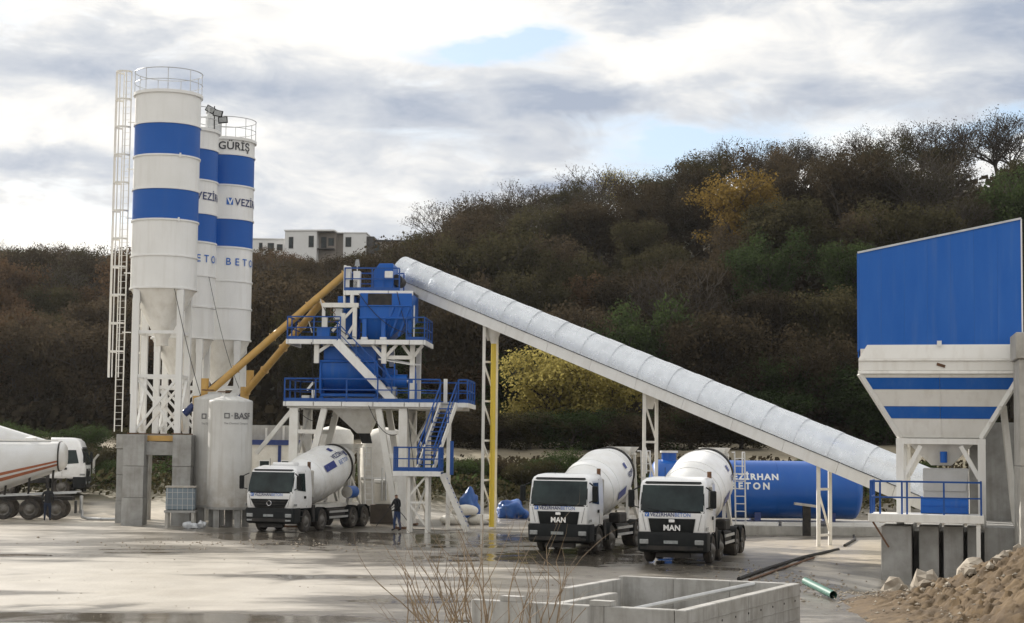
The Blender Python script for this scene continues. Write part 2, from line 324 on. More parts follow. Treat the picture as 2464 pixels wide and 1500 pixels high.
def ground_mat():
    m = bpy.data.materials.new('yard_ground'); m.use_nodes = True; nt = m.node_tree; N = nt.nodes; L = nt.links; b = N['Principled BSDF']
    tc = N.new('ShaderNodeTexCoord')
    def att(n):
        a = N.new('ShaderNodeAttribute'); a.attribute_name = n; return a.outputs['Fac']
    def nz(sc, det, st=(1, 1, 1)):
        mp = N.new('ShaderNodeMapping'); mp.inputs['Scale'].default_value = st; L.new(tc.outputs['Object'], mp.inputs[0])
        n = N.new('ShaderNodeTexNoise'); n.inputs['Scale'].default_value = sc; n.inputs['Detail'].default_value = det; n.inputs['Roughness'].default_value = 0.62; L.new(mp.outputs[0], n.inputs['Vector']); return n.outputs[0]
    def rng(v, a, b_, c, d):
        r = N.new('ShaderNodeMapRange'); r.inputs[1].default_value = a; r.inputs[2].default_value = b_; r.inputs[3].default_value = c; r.inputs[4].default_value = d; L.new(v, r.inputs[0]); return r.outputs[0]
    def mth(op, a, b_):
        x = N.new('ShaderNodeMath'); x.operation = op
        for i, q in enumerate((a, b_)):
            if isinstance(q, (int, float)): x.inputs[i].default_value = q
            else: L.new(q, x.inputs[i])
        return x.outputs[0]
    def mix(f, a, b_):
        x = N.new('ShaderNodeMix'); x.data_type = 'RGBA'; L.new(f, x.inputs[0])
        for i, q in ((6, a), (7, b_)):
            if isinstance(q, tuple): x.inputs[i].default_value = (*q, 1)
            else: L.new(q, x.inputs[i])
        return x.outputs[2]
    W_ = mth('ADD', att('wet'), rng(nz(1.7, 7, (0.4, 1.0, 1)), 0.25, 0.75, -0.28, 0.28))
    wetf = rng(W_, 0.22, 0.72, 0.0, 1.0)
    dry = mix(rng(nz(0.5, 6), 0.35, 0.65, 0, 1), (0.56, 0.52, 0.455), (0.44, 0.405, 0.35))  # pale cement, also the colour standing in for sheen
    sandc = mix(rng(nz(1.1, 6), 0.35, 0.65, 0, 1), (0.60, 0.53, 0.42), (0.44, 0.38, 0.29))
    c = mix(att('sand'), dry, sandc)
    c = mix(wetf, c, mix(rng(nz(2.2, 5), 0.3, 0.7, 0, 1), (0.082, 0.071, 0.057), (0.155, 0.137, 0.112)))
    c = mix(rng(nz(9.0, 4), 0.62, 0.75, 0.0, 0.3), c, (0.10, 0.085, 0.065))
    c = mix(rng(nz(26.0, 4), 0.50, 0.75, 0.0, 0.25), c, (0.15, 0.13, 0.105)); c = mix(rng(nz(14.0, 3), 0.62, 0.76, 0.0, 0.25), c, (0.55, 0.51, 0.45))
    sc = mix(rng(nz(0.8, 6), 0.35, 0.65, 0, 1), (0.075, 0.075, 0.035), (0.14, 0.115, 0.06))
    sc = mix(att('field'), sc, mix(rng(nz(0.5, 6), 0.35, 0.65, 0, 1), (0.25, 0.215, 0.15), (0.17, 0.145, 0.10)))
    c = mix(att('scrub'), c, sc); L.new(c, b.inputs['Base Color'])
    pud = rng(W_, 1.02, 1.14, 0.0, 1.0)
    ro = N.new('ShaderNodeMix'); L.new(pud, ro.inputs[0]); L.new(rng(wetf, 0.0, 1.0, 0.30, 0.28), ro.inputs[2]); ro.inputs[3].default_value = 0.09
    ro2 = N.new('ShaderNodeMix'); L.new(att('scrub'), ro2.inputs[0]); L.new(ro.outputs[0], ro2.inputs[2]); ro2.inputs[3].default_value = 0.95
    L.new(ro2.outputs[0], b.inputs['Roughness'])
    bp = N.new('ShaderNodeBump'); bp.inputs['Distance'].default_value = 0.03
    L.new(rng(pud, 0, 1, 0.7, 0.05), bp.inputs['Strength']); L.new(nz(6.0, 8), bp.inputs['Height']); L.new(bp.outputs[0], b.inputs['Normal'])
    return m
me.materials.append(ground_mat())
ground = bpy.data.objects.new('ground', me); C.objects.link(ground); tag(ground, 'wet cement-grey yard ground with puddles, dry patches and pale painted sheen', None, None, 'structure')

ZR = [(-140, 27), (-73, 27), (-40, 27.5), (-22, 28), (-8, 30.5), (13, 33.2), (35, 37), (55, 37), (100, 37.5), (220, 37.5)]
YR = [(-140, 272), (-73, 270), (-20, 256), (-8, 246), (13, 232), (35, 221), (55, 215), (220, 210)]
def lerp(T, x):
    if x <= T[0][0]: return T[0][1]
    for (a, u), (b, v) in zip(T[:-1], T[1:]):
        if x <= b: return u + (v - u) * (x - a) / (b - a)
    return T[-1][1]
def hz(X, Y):
    z0 = gz(X, 148) if Y > 148 else gz(X, Y); yr = lerp(YR, X * 215 / max(Y, 150)) if False else lerp(YR, X); zr = lerp(ZR, X)
    if Y <= 148: return z0
    t = min(1.0, (Y - 148) / (yr - 148)); s = t * (1.25 - 0.25 * t)
    z = z0 + (zr - z0) * s + 1.2 * fbm(X, Y, 0.05, 3, 2.0) * sstep(148, 170, Y)
    if Y > yr: z += min(60, Y - yr) * (.14 * sstep(0, -20, X) + .02)
    return z
hb = MB(); hx = steps([(-260, 260, 5)]); hy = steps([(146, 300, 4), (300, 520, 15)])
hb.v = [(x, y, hz(x, y) - (0.25 if y < 150 else 0)) for y in hy for x in hx]
hb.f = [(j * len(hx) + i, j * len(hx) + i + 1, (j + 1) * len(hx) + i + 1, (j + 1) * len(hx) + i) for j in range(len(hy) - 1) for i in range(len(hx) - 1)]; hb.m = [0] * len(hb.f)
hill = hb.build('hill', mat('leaf_litter', (0.055, 0.040, 0.024), 0.95, col2=(0.035, 0.038, 0.018), amt=1.0, scale=0.3), ang=3.1)
tag(hill, 'wooded hillside rising behind the plant', None, None, 'structure')

# ---------------------------------------------------------------- trees
def leaf_mat(name, c1, c2, tr=0.35):
    m = bpy.data.materials.new(name); m.use_nodes = True; nt = m.node_tree; N = nt.nodes; L = nt.links; N.remove(N['Principled BSDF']); out = N['Material Output']
    tc = N.new('ShaderNodeTexCoord'); n = N.new('ShaderNodeTexNoise'); n.inputs['Scale'].default_value = 0.55; n.inputs['Detail'].default_value = 6; n.inputs['Roughness'].default_value = 0.75; L.new(tc.outputs['Object'], n.inputs['Vector'])
    oi = N.new('ShaderNodeObjectInfo'); ad = N.new('ShaderNodeMath'); ad.operation = 'MULTIPLY_ADD'; ad.inputs[1].default_value = 0.45; L.new(oi.outputs['Random'], ad.inputs[0])
    mr = N.new('ShaderNodeMapRange'); mr.inputs[1].default_value = 0.3; mr.inputs[2].default_value = 0.7; mr.inputs[3].default_value = -0.2; mr.inputs[4].default_value = 0.8; L.new(n.outputs[0], mr.inputs[0]); L.new(mr.outputs[0], ad.inputs[2])
    mx = N.new('ShaderNodeMix'); mx.data_type = 'RGBA'; mx.clamp_factor = True; L.new(ad.outputs[0], mx.inputs[0]); mx.inputs[6].default_value = (*c1, 1); mx.inputs[7].default_value = (*c2, 1)  # lighter tone paints clump highlights, darker tone the shade between
    d = N.new('ShaderNodeBsdfDiffuse'); t = N.new('ShaderNodeBsdfTranslucent'); s = N.new('ShaderNodeMixShader'); s.inputs[0].default_value = tr
    L.new(mx.outputs[2], d.inputs[0]); L.new(mx.outputs[2], t.inputs[0]); L.new(d.outputs[0], s.inputs[1]); L.new(t.outputs[0], s.inputs[2]); L.new(s.outputs[0], out.inputs[0]); return m
LM = {'brown': leaf_mat('brown_oak_leaves', (0.042, 0.034, 0.023), (0.105, 0.080, 0.050)),
      'umber': leaf_mat('dark_umber_leaves', (0.026, 0.022, 0.015), (0.072, 0.056, 0.034)),
      'olive': leaf_mat('olive_leaves', (0.028, 0.028, 0.015), (0.080, 0.070, 0.036)),
      'green': leaf_mat('green_leaves', (0.024, 0.038, 0.016), (0.070, 0.096, 0.036)),
      'russet': leaf_mat('russet_leaves', (0.062, 0.040, 0.024), (0.130, 0.086, 0.050)),
      'gold': leaf_mat('golden_leaves', (0.10, 0.070, 0.022), (0.30, 0.20, 0.055), 0.4),
      'lime': leaf_mat('yellow_green_leaves', (0.20, 0.17, 0.05), (0.40, 0.34, 0.11), 0.45)}
M['bark'] = mat('dark_bark', (0.045, 0.036, 0.028), 0.95, col2=(0.075, 0.062, 0.05), amt=0.7, scale=3)
def grow(rng, H, levels, spread=0.55, kids=(6, 4, 4, 4), upb=0.25):
    segs = []; tips = []
    def rec(p, d, ln, r, lv):
        n = 3 if lv < 2 else 2; q = p
        for i in range(n):
            d2 = (d + Vector((rng.gauss(0, .16), rng.gauss(0, .16), rng.gauss(0, .10) + 0.05 * upb))).normalized()
            e = q + d2 * (ln / n); ra = r * (1 - 0.35 * i / n); rb = r * (1 - 0.35 * (i + 1) / n)
            segs.append((q, e, ra, rb, lv)); q = e; d = d2
            if lv < levels and lv > 0 and i < n - 1:
                for _ in range(1 if lv < 3 else 2):
                    s = Vector((rng.gauss(0, 1), rng.gauss(0, 1), rng.gauss(0.2, .6))).normalized()
                    rec(q, (d * 0.55 + s * 0.75).normalized(), ln * rng.uniform(.45, .7), rb * .55, lv + 1)
        if lv >= levels: tips.append((q, d)); return
        k = kids[min(lv, len(kids) - 1)]; a0 = rng.uniform(0, 6.28)
        for i in range(k):
            a = a0 + 6.283 * i / k + rng.gauss(0, .3); s = spread * rng.uniform(.7, 1.25) if lv == 0 else spread * rng.uniform(.5, 1.1)
            t = Vector((math.cos(a), math.sin(a), 0)); nd = (d * (1 - s * 0.55) + t * s + Vector((0, 0, upb * 0.4))).normalized()
            rec(q, nd, ln * rng.uniform(.62, .86), rb * .68, lv + 1)
    rec(Vector((0, 0, 0)), Vector((0, 0, 1)), H * 0.30, H * 0.026, 0)
    return segs, tips
def wood_mesh(segs, name, minr=0.0, fat=1.0, minw=0.011):
    b = MB()
    for a, e, ra, rb, lv in segs:
        if ra < minr: continue
        b.tube(a, e, max(ra * fat, minw), max(rb * fat, minw * .8), 6 if lv == 0 else (4 if lv < 3 else 3), cap=False)
    me = bpy.data.meshes.new(name); me.from_pydata(b.v, [], b.f); me.materials.append(M['bark']); return me
def leaf_mesh(tips, rng, name, per, sig, size, lm, jit=0.0):
    v = []; f = []
    for p, d in tips:
        for _ in range(per):
            c = p + Vector((rng.gauss(0, sig), rng.gauss(0, sig), rng.gauss(0, sig * 0.8)))
            n = Vector((rng.gauss(0, 1), rng.gauss(0, 1), rng.gauss(0.5, 1))).normalized(); u = n.orthogonal().normalized(); u = Matrix.Rotation(rng.uniform(0, 6.28), 3, n) @ u; w_ = n.cross(u)
            s = size * rng.uniform(.6, 1.3); k = len(v)
            v += [c + u * s * .5, c + w_ * s * .36, c - u * s * .5, c - w_ * s * .36]; f.append((k, k + 1, k + 2, k + 3))
    me = bpy.data.meshes.new(name); me.from_pydata(v, [], f); me.materials.append(LM[lm]); return me
def clump_mesh(tips, rng, name, nc, per, size):
    # leaf clumps: the leaves of a clump sit on its outside and face outwards, so that clumps catch light above and stay dark below
    v = []; f = []; cs = rng.sample(tips, min(nc, len(tips)))
    for p, d in cs:
        R_ = rng.uniform(.45, 1.15); sq = rng.uniform(.6, .95)
        for _ in range(int(per * R_ * R_ * 1.5)):
            o_ = Vector((rng.gauss(0, 1), rng.gauss(0, 1), rng.gauss(0, 1))).normalized(); c = p + Vector((o_.x, o_.y, o_.z * sq)) * R_ * min(1.25, abs(rng.gauss(.85, .22)))
            n = (o_ * 1.1 + Vector((rng.gauss(0, .55), rng.gauss(0, .55), rng.gauss(.25, .55)))).normalized(); u = n.orthogonal().normalized(); u = Matrix.Rotation(rng.uniform(0, 6.28), 3, n) @ u; w_ = n.cross(u)
            s = size * rng.uniform(.6, 1.4); k = len(v)
            v += [c + u * s * .55, c + w_ * s * .4, c - u * s * .55, c - w_ * s * .4]; f.append((k, k + 1, k + 2, k + 3))
    me = bpy.data.meshes.new(name); me.from_pydata(v, [], f); me.materials.append(LM['brown']); return me
rt = random.Random(11)
WOOD = []; CROWN = {}
for vi in range(5):
    sg, tp = grow(rt, 10, 3, 0.62, (6, 4, 4))
    tp = [t for t in tp if t[0].z > 2.2]; rt.shuffle(tp)
    WOOD.append(wood_mesh(sg, 'trunk', 0.012, 1.1))
    mid = [(s_[1], Vector((0, 0, 1))) for s_ in sg if s_[4] in (1, 2) and s_[1].z > 2.4]; rt.shuffle(mid)
    low_ = [(Vector((t[0].x * rt.uniform(.75, 1.0), t[0].y * rt.uniform(.75, 1.0), rt.uniform(2.2, t[0].z))), t[1]) for t in tp[:60]]
    base = clump_mesh(tp[:95] + mid[:18] + low_[:34], rt, 'crown', 150, 72, 0.19)
    for k in LM:
        c_ = base.copy(); c_.materials.clear(); c_.materials.append(LM[k]); CROWN[(vi, k)] = c_
SPARSE = []
for vi in range(4):     # half-bare oaks: fine twigs with few leaves left
    sg, tp = grow(rt, 10, 4, 0.66, (6, 4, 3, 3))
    tp = [t for t in tp if t[0].z > 2.2]; rt.shuffle(tp)
    if len(sg) > 9000: sg = [s for s in sg if s[4] < 4 or rt.random() < 9000 / len(sg)]
    SPARSE.append((wood_mesh(sg, 'trunk', 0.0, 1.2, 0.024), tp))
SPC = {(vi, k): leaf_mesh(SPARSE[vi][1][:520], rt, 'crown', 5, 0.30, 0.17, k) for vi in range(4) for k in ('umber', 'brown', 'lime', 'olive')}
def tree(loc, kind, sc, label, group, sparse=False, sq=1.0, name='oak_tree', rz=None):
    o = thing(name, label, 'tree', loc, rt.uniform(0, 6.28) if rz is None else rz, group); o.scale = (sc * sq, sc * sq, sc)
    if sparse: i = rt.randrange(4); wd, cr = SPARSE[i][0], SPC[(i, kind)]
    else: i = rt.randrange(5); wd, cr = WOOD[i], CROWN[(i, kind)]
    for nm, me_ in (('trunk', wd), ('crown', cr)):
        c = bpy.data.objects.new(nm, me_); C.objects.link(c); c.parent = o
    return o
def zone(x, y):
    px = x / y; a = ('above the tanker' if px < -.235 else 'behind the silos' if px < -.15 else 'between silos and tower' if px < -.095 else 'behind the mixing tower' if px < -.045 else 'above the tall conveyor leg' if px < .04 else 'above the parked trucks' if px < .125 else 'above the blue tank' if px < .195 else 'behind the blue bin')
    return (', low on the slope ' if y < 172 else ', halfway up the slope ' if y < 200 else ', near the top of the slope ') + a
# oaks standing along the skyline
spots = []
for i in range(34):
    X = -78 + i * 4.9 + rt.uniform(-1.3, 1.3)
    if -47 < X < -24: continue
    yr = lerp(YR, X); spots.append((X, yr - rt.uniform(0, 6)))
for X, Y in spots:
    small = X < -12
    k = 'umber' if rt.random() < .7 else 'brown'; lab = ('half-bare dark oak' if k == 'umber' else 'half-bare brown oak') + ' on the skyline ' + zone(X, 230)[len(', near the top of the slope '):]
    s = rt.uniform(.34, .46) if -60 < X < -15 else rt.uniform(.62, .85) if small else rt.uniform(.88, 1.12)
    if 11 < X < 16: k = 'lime'; lab = 'thin pale-yellow oak on the skyline above the conveyor' if X < 13.5 else 'pale-yellow thin oak just beside another on the skyline'; s = .95
    tree((X, Y, hz(X, Y) - .2), k, s, lab, 'oaks along the skyline' if k != 'lime' else None, True)
# the special crowns
def W2(X, Y): return (X, Y, hz(X, Y) - .2)
tree(W2(25.0, 190), 'gold', 1.3, 'broad golden-leaved oak high on the wooded hillside', None, False, 1.15, rz=0.6)
tree(W2(29.0, 180), 'olive', 1.1, 'olive-gold oak just below the golden oak on the hillside', None, False, 1.1, rz=2.0)
tree((4.2, 137, gz(4, 139) - 1.5), 'lime', 1.15, 'sunlit yellow-green tree beside the tall conveyor leg', None, False, 1.1, 'broad_leaved_tree', rz=1.0)
tree((7.0, 138, gz(7, 141) - 1.6), 'lime', 1.0, 'smaller yellow-green tree half hidden by the conveyor', None, False, 1.2, 'broad_leaved_tree', rz=3.0)
for X, Y, s in ((9.0, 172, .95), (-5, 150, .75), (-43, 170, 1.0), (-48, 186, 1.0), (-38, 192, .9)):
    tree(W2(X, Y), 'russet', s, 'russet-brown leafy oak among darker trees on the hillside', 'russet oaks on the hillside', False, 1.15)
for X, Y, s in ((22, 146, .62), (27, 150, .8), (31, 147, .7), (34, 153, .85), (24.5, 152, .7), (38, 146, .6), (-3.0, 141, .5), (1.0, 153, .8), (-10, 146, .6)):
    tree((X, Y, hz(X, Y) - 2.6 * s), 'green', s * 1.25, 'low green broad-leaved tree' + zone(X, 150 + (Y - 150) * .5), 'green trees at the foot of the hill', False, 1.35, 'broad_leaved_tree')
for X, Y, s, k in ((1.5, 133, .42, 'olive'), (4.0, 132.5, .46, 'green'), (6.4, 133, .42, 'olive'), (9.0, 134, .45, 'umber'), (11.5, 135, .5, 'green'), (-1.0, 134, .4, 'umber'), (14.5, 136, .5, 'umber'), (18, 136, .5, 'olive'), (-8, 136, .5, 'olive'), (-4.5, 135, .45, 'umber')):
    tree((X, Y, gz(X, Y) - 2.8 * s), k, s * 1.2, 'bushy tree just beyond the dry field' + zone(X, Y)[18:], 'bushy trees beyond the dry field', False, 1.6, 'broad_leaved_tree')
# the rest of the wood
ELEV = [(-.32, .118), (-.07, .1165), (-.03, .142), (.02, .152), (.06, .162), (.1, .176), (.16, .183), (.25, .184), (.32, .18)]
n = 0; gy_ = 151.0
while gy_ < 272:
    half = 0.315 * gy_ + 6; X = -half + rt.uniform(0, 4)
    while X < half:
        x = X + rt.uniform(-1.6, 1.6); y = gy_ + rt.uniform(-2.2, 2.2)
        if y < lerp(YR, x) - (20 if -54 < x < -15 else 3) and not (abs(x - 26.5) < 6.0 and 183 < y < 196):
            q = rt.random() + 0.12 * fbm(x, y, .04, 2, 5); low = sstep(195, 155, y)
            if x < -20: k = 'brown' if q < .40 else 'umber' if q < .56 else 'olive' if q < .74 else 'russet'  # more light browns on this side stand in for sunward glare and haze
            elif x > 14 and y < 172: k = 'green' if q < .45 else 'olive' if q < .75 else 'umber'
            else: k = 'umber' if q < .36 else 'brown' if q < .60 else 'olive' if q < 1.0 - .3 * low else 'green'
            sp = rt.random() < (.22 if y > 185 else .10)
            if sp and k not in ('umber', 'brown', 'olive'): k = 'umber'
            lab = {'brown': 'dull brown-leaved oak', 'umber': 'very dark brown oak', 'olive': 'dull olive-green oak', 'green': 'dark green tree', 'russet': 'reddish-brown oak'}[k] + zone(x, y)
            if sp: lab = 'half-bare ' + lab
            tree(W2(x, y), k, max(.3, min(rt.uniform(1.0, 1.55), (4.1 + lerp(ELEV, x / y) * y * rt.uniform(.94, 1.0) - hz(x, y)) / 8.9)), lab, 'hillside wood ' + k, sp, rt.uniform(.78, .98)); n += 1
        X += 7.6
    gy_ += 9.0 + (gy_ - 151) * 0.012
print('wood trees', n)
ub = []; uf = []
for i in range(42000):
    y = 147 + 118 * rt.random() ** 1.3; x = rt.uniform(-1, 1) * (0.32 * y + 8)
    if y > lerp(YR, x) + 6: continue
    c = Vector((x, y, hz(x, y) + abs(rt.gauss(0, 1.0)))); nn = Vector((rt.gauss(0, 1), rt.gauss(0, 1), rt.gauss(0.3, 1))).normalized(); u = nn.orthogonal().normalized(); w_ = nn.cross(u); s = rt.uniform(.25, .6); k = len(ub)
    ub += [c + u * s, c + w_ * s * .7, c - u * s, c - w_ * s * .7]; uf.append((k, k + 1, k + 2, k + 3))
me = bpy.data.meshes.new('undergrowth'); me.from_pydata(ub, [], uf); me.materials.append(LM['umber']); o = bpy.data.objects.new('undergrowth', me); C.objects.link(o)
tag(o, 'dark undergrowth covering the forest floor', 'undergrowth', None, 'stuff')
def leafy_strip(name, label, x0, x1, yf, h, dens, lm, depth=2.0, size=.4, kind=None, z0=None):
    v = []; f = []
    for i in range(int((x1 - x0) * dens)):
        x = rt.uniform(x0, x1); y = yf(x) + rt.gauss(0, depth * .5); hh = h * (0.75 + .5 * fbm(x, y, .22, 3, 4)); z = (gz(x, y) if z0 is None else z0) + hh * rt.random() ** .8
        c = Vector((x, y, z)); nn = Vector((rt.gauss(0, 1), rt.gauss(0, 1), rt.gauss(0.3, 1))).normalized(); u = nn.orthogonal().normalized(); w_ = nn.cross(u); s = size * rt.uniform(.5, 1.2) * .5; k = len(v)
        v += [c + u * s, c + w_ * s * .7, c - u * s, c - w_ * s * .7]; f.append((k, k + 1, k + 2, k + 3))
    me = bpy.data.meshes.new(name); me.from_pydata(v, [], f); me.materials.append(LM[lm]); o = bpy.data.objects.new(name, me); C.objects.link(o)
    return tag(o, label, 'hedge', None, kind)
leafy_strip('hedge', 'long dark hedge between the dry field and the wood', -62, 62, lambda x: 149.5, 3.2, 130, 'umber', 1.6, .5)
# scrub on the bank behind the yard
for nm, lb, y_, h_, k_ in (('scrub', 'dark tangled scrub along the bank behind the yard', 107.0, 1.5, 'olive'), ('scrub', 'higher band of brown scrub on the bank', 113.5, 1.3, 'umber'), ('scrub', 'green brambles low on the bank', 110.5, 1.4, 'green')):
    leafy_strip(nm, lb, -44, 36, lambda x, y_=y_: y_ + 3.0 * sstep(-6, 6, x), h_, 110, k_, 3.4, .34, 'stuff')
leafy_strip('scrub', 'taller brown scrub at the top of the bank', -44, 36, lambda x: 119.5 + 1.5 * sstep(-6, 6, x), 1.25, 90, 'umber', 2.6, .36, 'stuff')
for X, Y, s, k in ((-31, 112, .34, 'olive'), (-28.5, 110, .30, 'green'), (-26.5, 112, .36, 'olive'), (-24.3, 110, .30, 'green'), (-36, 113, .4, 'olive'), (-33.5, 118, .45, 'green'), (-29.5, 119, .42, 'green'), (-22.5, 117, .40, 'green'), (-26, 121, .42, 'olive'), (1.0, 112, .36, 'olive'), (3.2, 114, .40, 'green'), (5.2, 113, .36, 'olive'), (-1.5, 113, .34, 'umber'), (7.4, 115, .30, 'olive'), (-3.6, 111, .34, 'green'), (20.6, 117, .34, 'green'), (23.5, 116, .3, 'olive'), (-5.4, 114, .3, 'umber'), (26.5, 118, .34, 'green')):
    o = thing('shrub', 'low scrubby bush on the bank ' + ('beyond the tanker' if X < -20 else 'between the tower stairs and the yellow pipe' if X < 0 else 'seen above the parked trucks' if X < 12 else 'beyond the blue tank'), 'bush', (X, Y, gz(X, Y) - .8), rt.uniform(0, 6), 'scrub bushes on the bank'); o.scale = (s * 1.35, s * 1.2, s)
    i = rt.randrange(5)
    for nm, me_ in (('stem', WOOD[i]), ('foliage', CROWN[(i, k)])):
        c = bpy.data.objects.new(nm, me_); C.objects.link(c); c.parent = o
# ---------------------------------------------------------------- shared builders
def one_bar(name, a, b, w_, h_, mt, parent, up=(0, 0, 1)): return MB().bar(a, b, w_, h_, up).build(name, mt, parent, smooth=False)
def one_tube(name, a, b, r, mt, parent, n=10, r2=None): return MB().tube(a, b, r, r2, n).build(name, mt, parent)
POSTMESH = {}
def railing(parent, pts, h=1.08, mt=None, gap=1.25, mid=True, toe=0.0, r=0.03, toe_mat=None, closed=False, skip_last=False):
    mt = mt or M['rail_blue']; b = MB(); pts = [Vector(p) for p in pts]; U = Vector((0, 0, 1)); posts = []
    for a, c in zip(pts[:-1], pts[1:]):
        b.bar(a + U * h, c + U * h, r * 2, r * 2)
        if mid: b.bar(a + U * h * .52, c + U * h * .52, r * 1.6, r * 1.6)
        if toe: b.bar(a + U * toe * .5, c + U * toe * .5, .025, toe)
        n = max(1, round((c - a).length / gap)); posts += [a + (c - a) * i / n for i in range(n)]
    posts.append(pts[-1])
    o = b.build('railing', mt, parent, smooth=False); key = (round(h, 2), round(r, 3), mt.name)
    if key not in POSTMESH: POSTMESH[key] = MB().bb((-r, -r, -.12), (r, r, h)).build('post', mt, o, smooth=False); POSTMESH[key].location = posts[0]; posts = posts[1:]; src = POSTMESH[key]
    src = POSTMESH[key]
    for p in posts: inst(src, o, p)
    return o
def cylfn(r, th0, z0, cx=0.0, cy=0.0, out=0.03):
    return lambda x, y: (cx + (r + out) * math.sin(th0 + x / r), cy - (r + out) * math.cos(th0 + x / r), z0 + y)
def cyl_patch(name, r, th0, wdt, z0, h, mt, parent, out=0.02, cx=0, cy=0):
    n = 6; v = []; f = []; fn = cylfn(r, th0, z0, cx, cy, out)
    for j in range(2):
        for i in range(n + 1): v.append(fn(wdt * i / n, h * j))
    for i in range(n): f.append((i, i + 1, n + 1 + i + 1, n + 1 + i))
    b = MB(); b.add(v, f); return b.build(name, mt, parent, smooth=False)
def ladder(parent, x, y, z0, z1, face, cage=None, w_=.42, name='ladder'):
    # face: unit vector the climber's back points to; cage (z0, z1)
    F = Vector((*face, 0)); S = Vector((-F.y, F.x, 0)); c = Vector((x, y, 0)); b = MB()
    for s in (-1, 1): b.bar(c + S * s * w_ / 2 + Vector((0, 0, z0)), c + S * s * w_ / 2 + Vector((0, 0, z1)), .05)
    o = b.build(name, M['steel_white'], parent, smooth=False); src = None; z = z0 + .3
    while z < z1:
        if src is None: src = one_tube('rung', c - S * w_ / 2, c + S * w_ / 2, .011, M['steel_white'], o, 6); src.location = (0, 0, z)
        else: inst(src, o, (0, 0, z))
        z += .33
    if cage:
        z = cage[1]; hoop = None; rr = .42
        while z > cage[0] - .1:
            if hoop is None:
                hb_ = MB(); pts = [c + S * rr * math.cos(t) * 1.0 + F * (0.30 + .40 * math.sin(t)) for t in [math.pi * k / 8 for k in range(9)]]
                pts = [c + S * w_ / 2] + pts + [c - S * w_ / 2]
                for a, e in zip(pts[:-1], pts[1:]): hb_.bar(a, e, .04, .09)
                hoop = hb_.build('cage_hoop', M['steel_white'], o, smooth=False); hoop.location = (0, 0, z)
            else: inst(hoop, o, (0, 0, z))
            z -= 1.42
        for k in (0, 2, 4, 6, 8):
            t = math.pi * k / 8; p = c + S * rr * math.cos(t) + F * (0.30 + .40 * math.sin(t))
            one_bar('cage_bar', p + Vector((0, 0, cage[0])), p + Vector((0, 0, cage[1])), .055, .04, M['steel_white'], o)
    return o

# ---------------------------------------------------------------- silos
def silo(loc, r, zs, cols, cone_z, label, leg=1.1, legz=4.5, cone_r=.32, rail_h=1.15):
    o = thing('cement_silo', label, 'silo', loc, 0.0, 'cement silos')
    for (za, zb), c in zip(zip(zs[:-1], zs[1:]), cols):     # from the top down
        MB().lathe([(r, zb), (r, za)], 56, caps=False).build('shell_band', M['silo_blue'] if c == 'b' else M['silo_white'], o)
    for z in zs[1:]:
        MB().lathe([(r, z - .05), (r + .055, z - .045), (r + .055, z + .035), (r, z + .045)], 56, caps=False).build('flange_ring', M['silo_white'], o)
    zt = zs[0]
    MB().lathe([(r + .02, zt - .12), (r + .10, zt - .10), (r + .10, zt + .05), (r * .5, zt + .22), (.01, zt + .30)], 48).build('lid', M['silo_white'], o)
    rl = MB().ring(r + .05, zt + rail_h, .024, 48).ring(r + .05, zt + rail_h * .5, .018, 48).build('guard_rail', M['galv_pipe'], o)
    ps = one_tube('post', (r + .05, 0, zt), (r + .05, 0, zt + rail_h), .022, M['galv_pipe'], rl, 6)
    for k in range(1, 9): inst(ps, rl, None, (0, 0, k * 2 * math.pi / 9))
    zb = zs[-1]
    MB().lathe([(r - .01, zb), (cone_r, cone_z), (cone_r, cone_z - .35)], 48).build('discharge_cone', M['steel_white'], o)
    lp = {}
    for i, (sx, sy) in enumerate(((-1, -1), (1, -1), (1, 1), (-1, 1))):
        p = Vector((sx * leg, sy * leg, 0)); lp[i] = p
        L_ = one_bar('leg', p + Vector((0, 0, legz)), p + Vector((0, 0, zb - .75)), .30, .30, M['silo_white'], o)
        MB().box((p.x * .99, p.y * .99, zb - .42), (.34, .34, .70)).build('bracket', M['silo_white'], L_, smooth=False)
        MB().box((p.x, p.y, legz + .02), (.5, .5, .05)).build('base_plate', M['rust'], L_, smooth=False)
    hs = [zb - 2.2, zb - 4.4] if zb - legz > 6 else [zb - 2.6]
    for i in range(4):
        a, b = lp[i], lp[(i + 1) % 4]
        for z in hs: one_bar('crossbar', a + Vector((0, 0, z)), b + Vector((0, 0, z)), .10, .16, M['silo_white'], o)
        z1 = hs[-1] - .15; z0 = legz + .2; e = (b - a).normalized() * .12
        one_bar('brace', a + e + Vector((0, 0, z0)), b - e + Vector((0, 0, z1)), .12, .12, M['silo_white'], o)
        off = Vector((-(b - a).y, (b - a).x, 0)).normalized() * .13
        one_bar('brace', a + e + off + Vector((0, 0, z1)), b - e + off + Vector((0, 0, z0)), .12, .12, M['silo_white'], o)
    return o
S1 = silo((-17.65, 88, 0), 1.65, [21.7, 20.1, 18.45, 16.78, 15.2, 13.4, 11.78], 'wbwbww', 9.3, 'tall front cement silo with two broad blue bands and a caged ladder', 1.1)
S2 = silo((-17.40, 92.2, 0), 1.62, [20.6, 19.57, 17.88, 16.13, 14.6, 12.84, 11.2, 9.56], 'wbwbwww', 6.9, 'middle cement silo with floodlights, mostly hidden behind the front silo', 1.1)
S3 = silo((-15.98, 95.7, 0), 1.62, [20.7, 19.8, 18.1, 16.28, 14.7, 12.87, 11.4, 9.69], 'wbwbwww', 7.0, 'rear cement silo with black maker name and a steel filter on its lid', 1.1)
ladder(S1, -2.04, -.25, 4.6, 22.9, (-.35, -.94), (7.3, 22.8), .44)
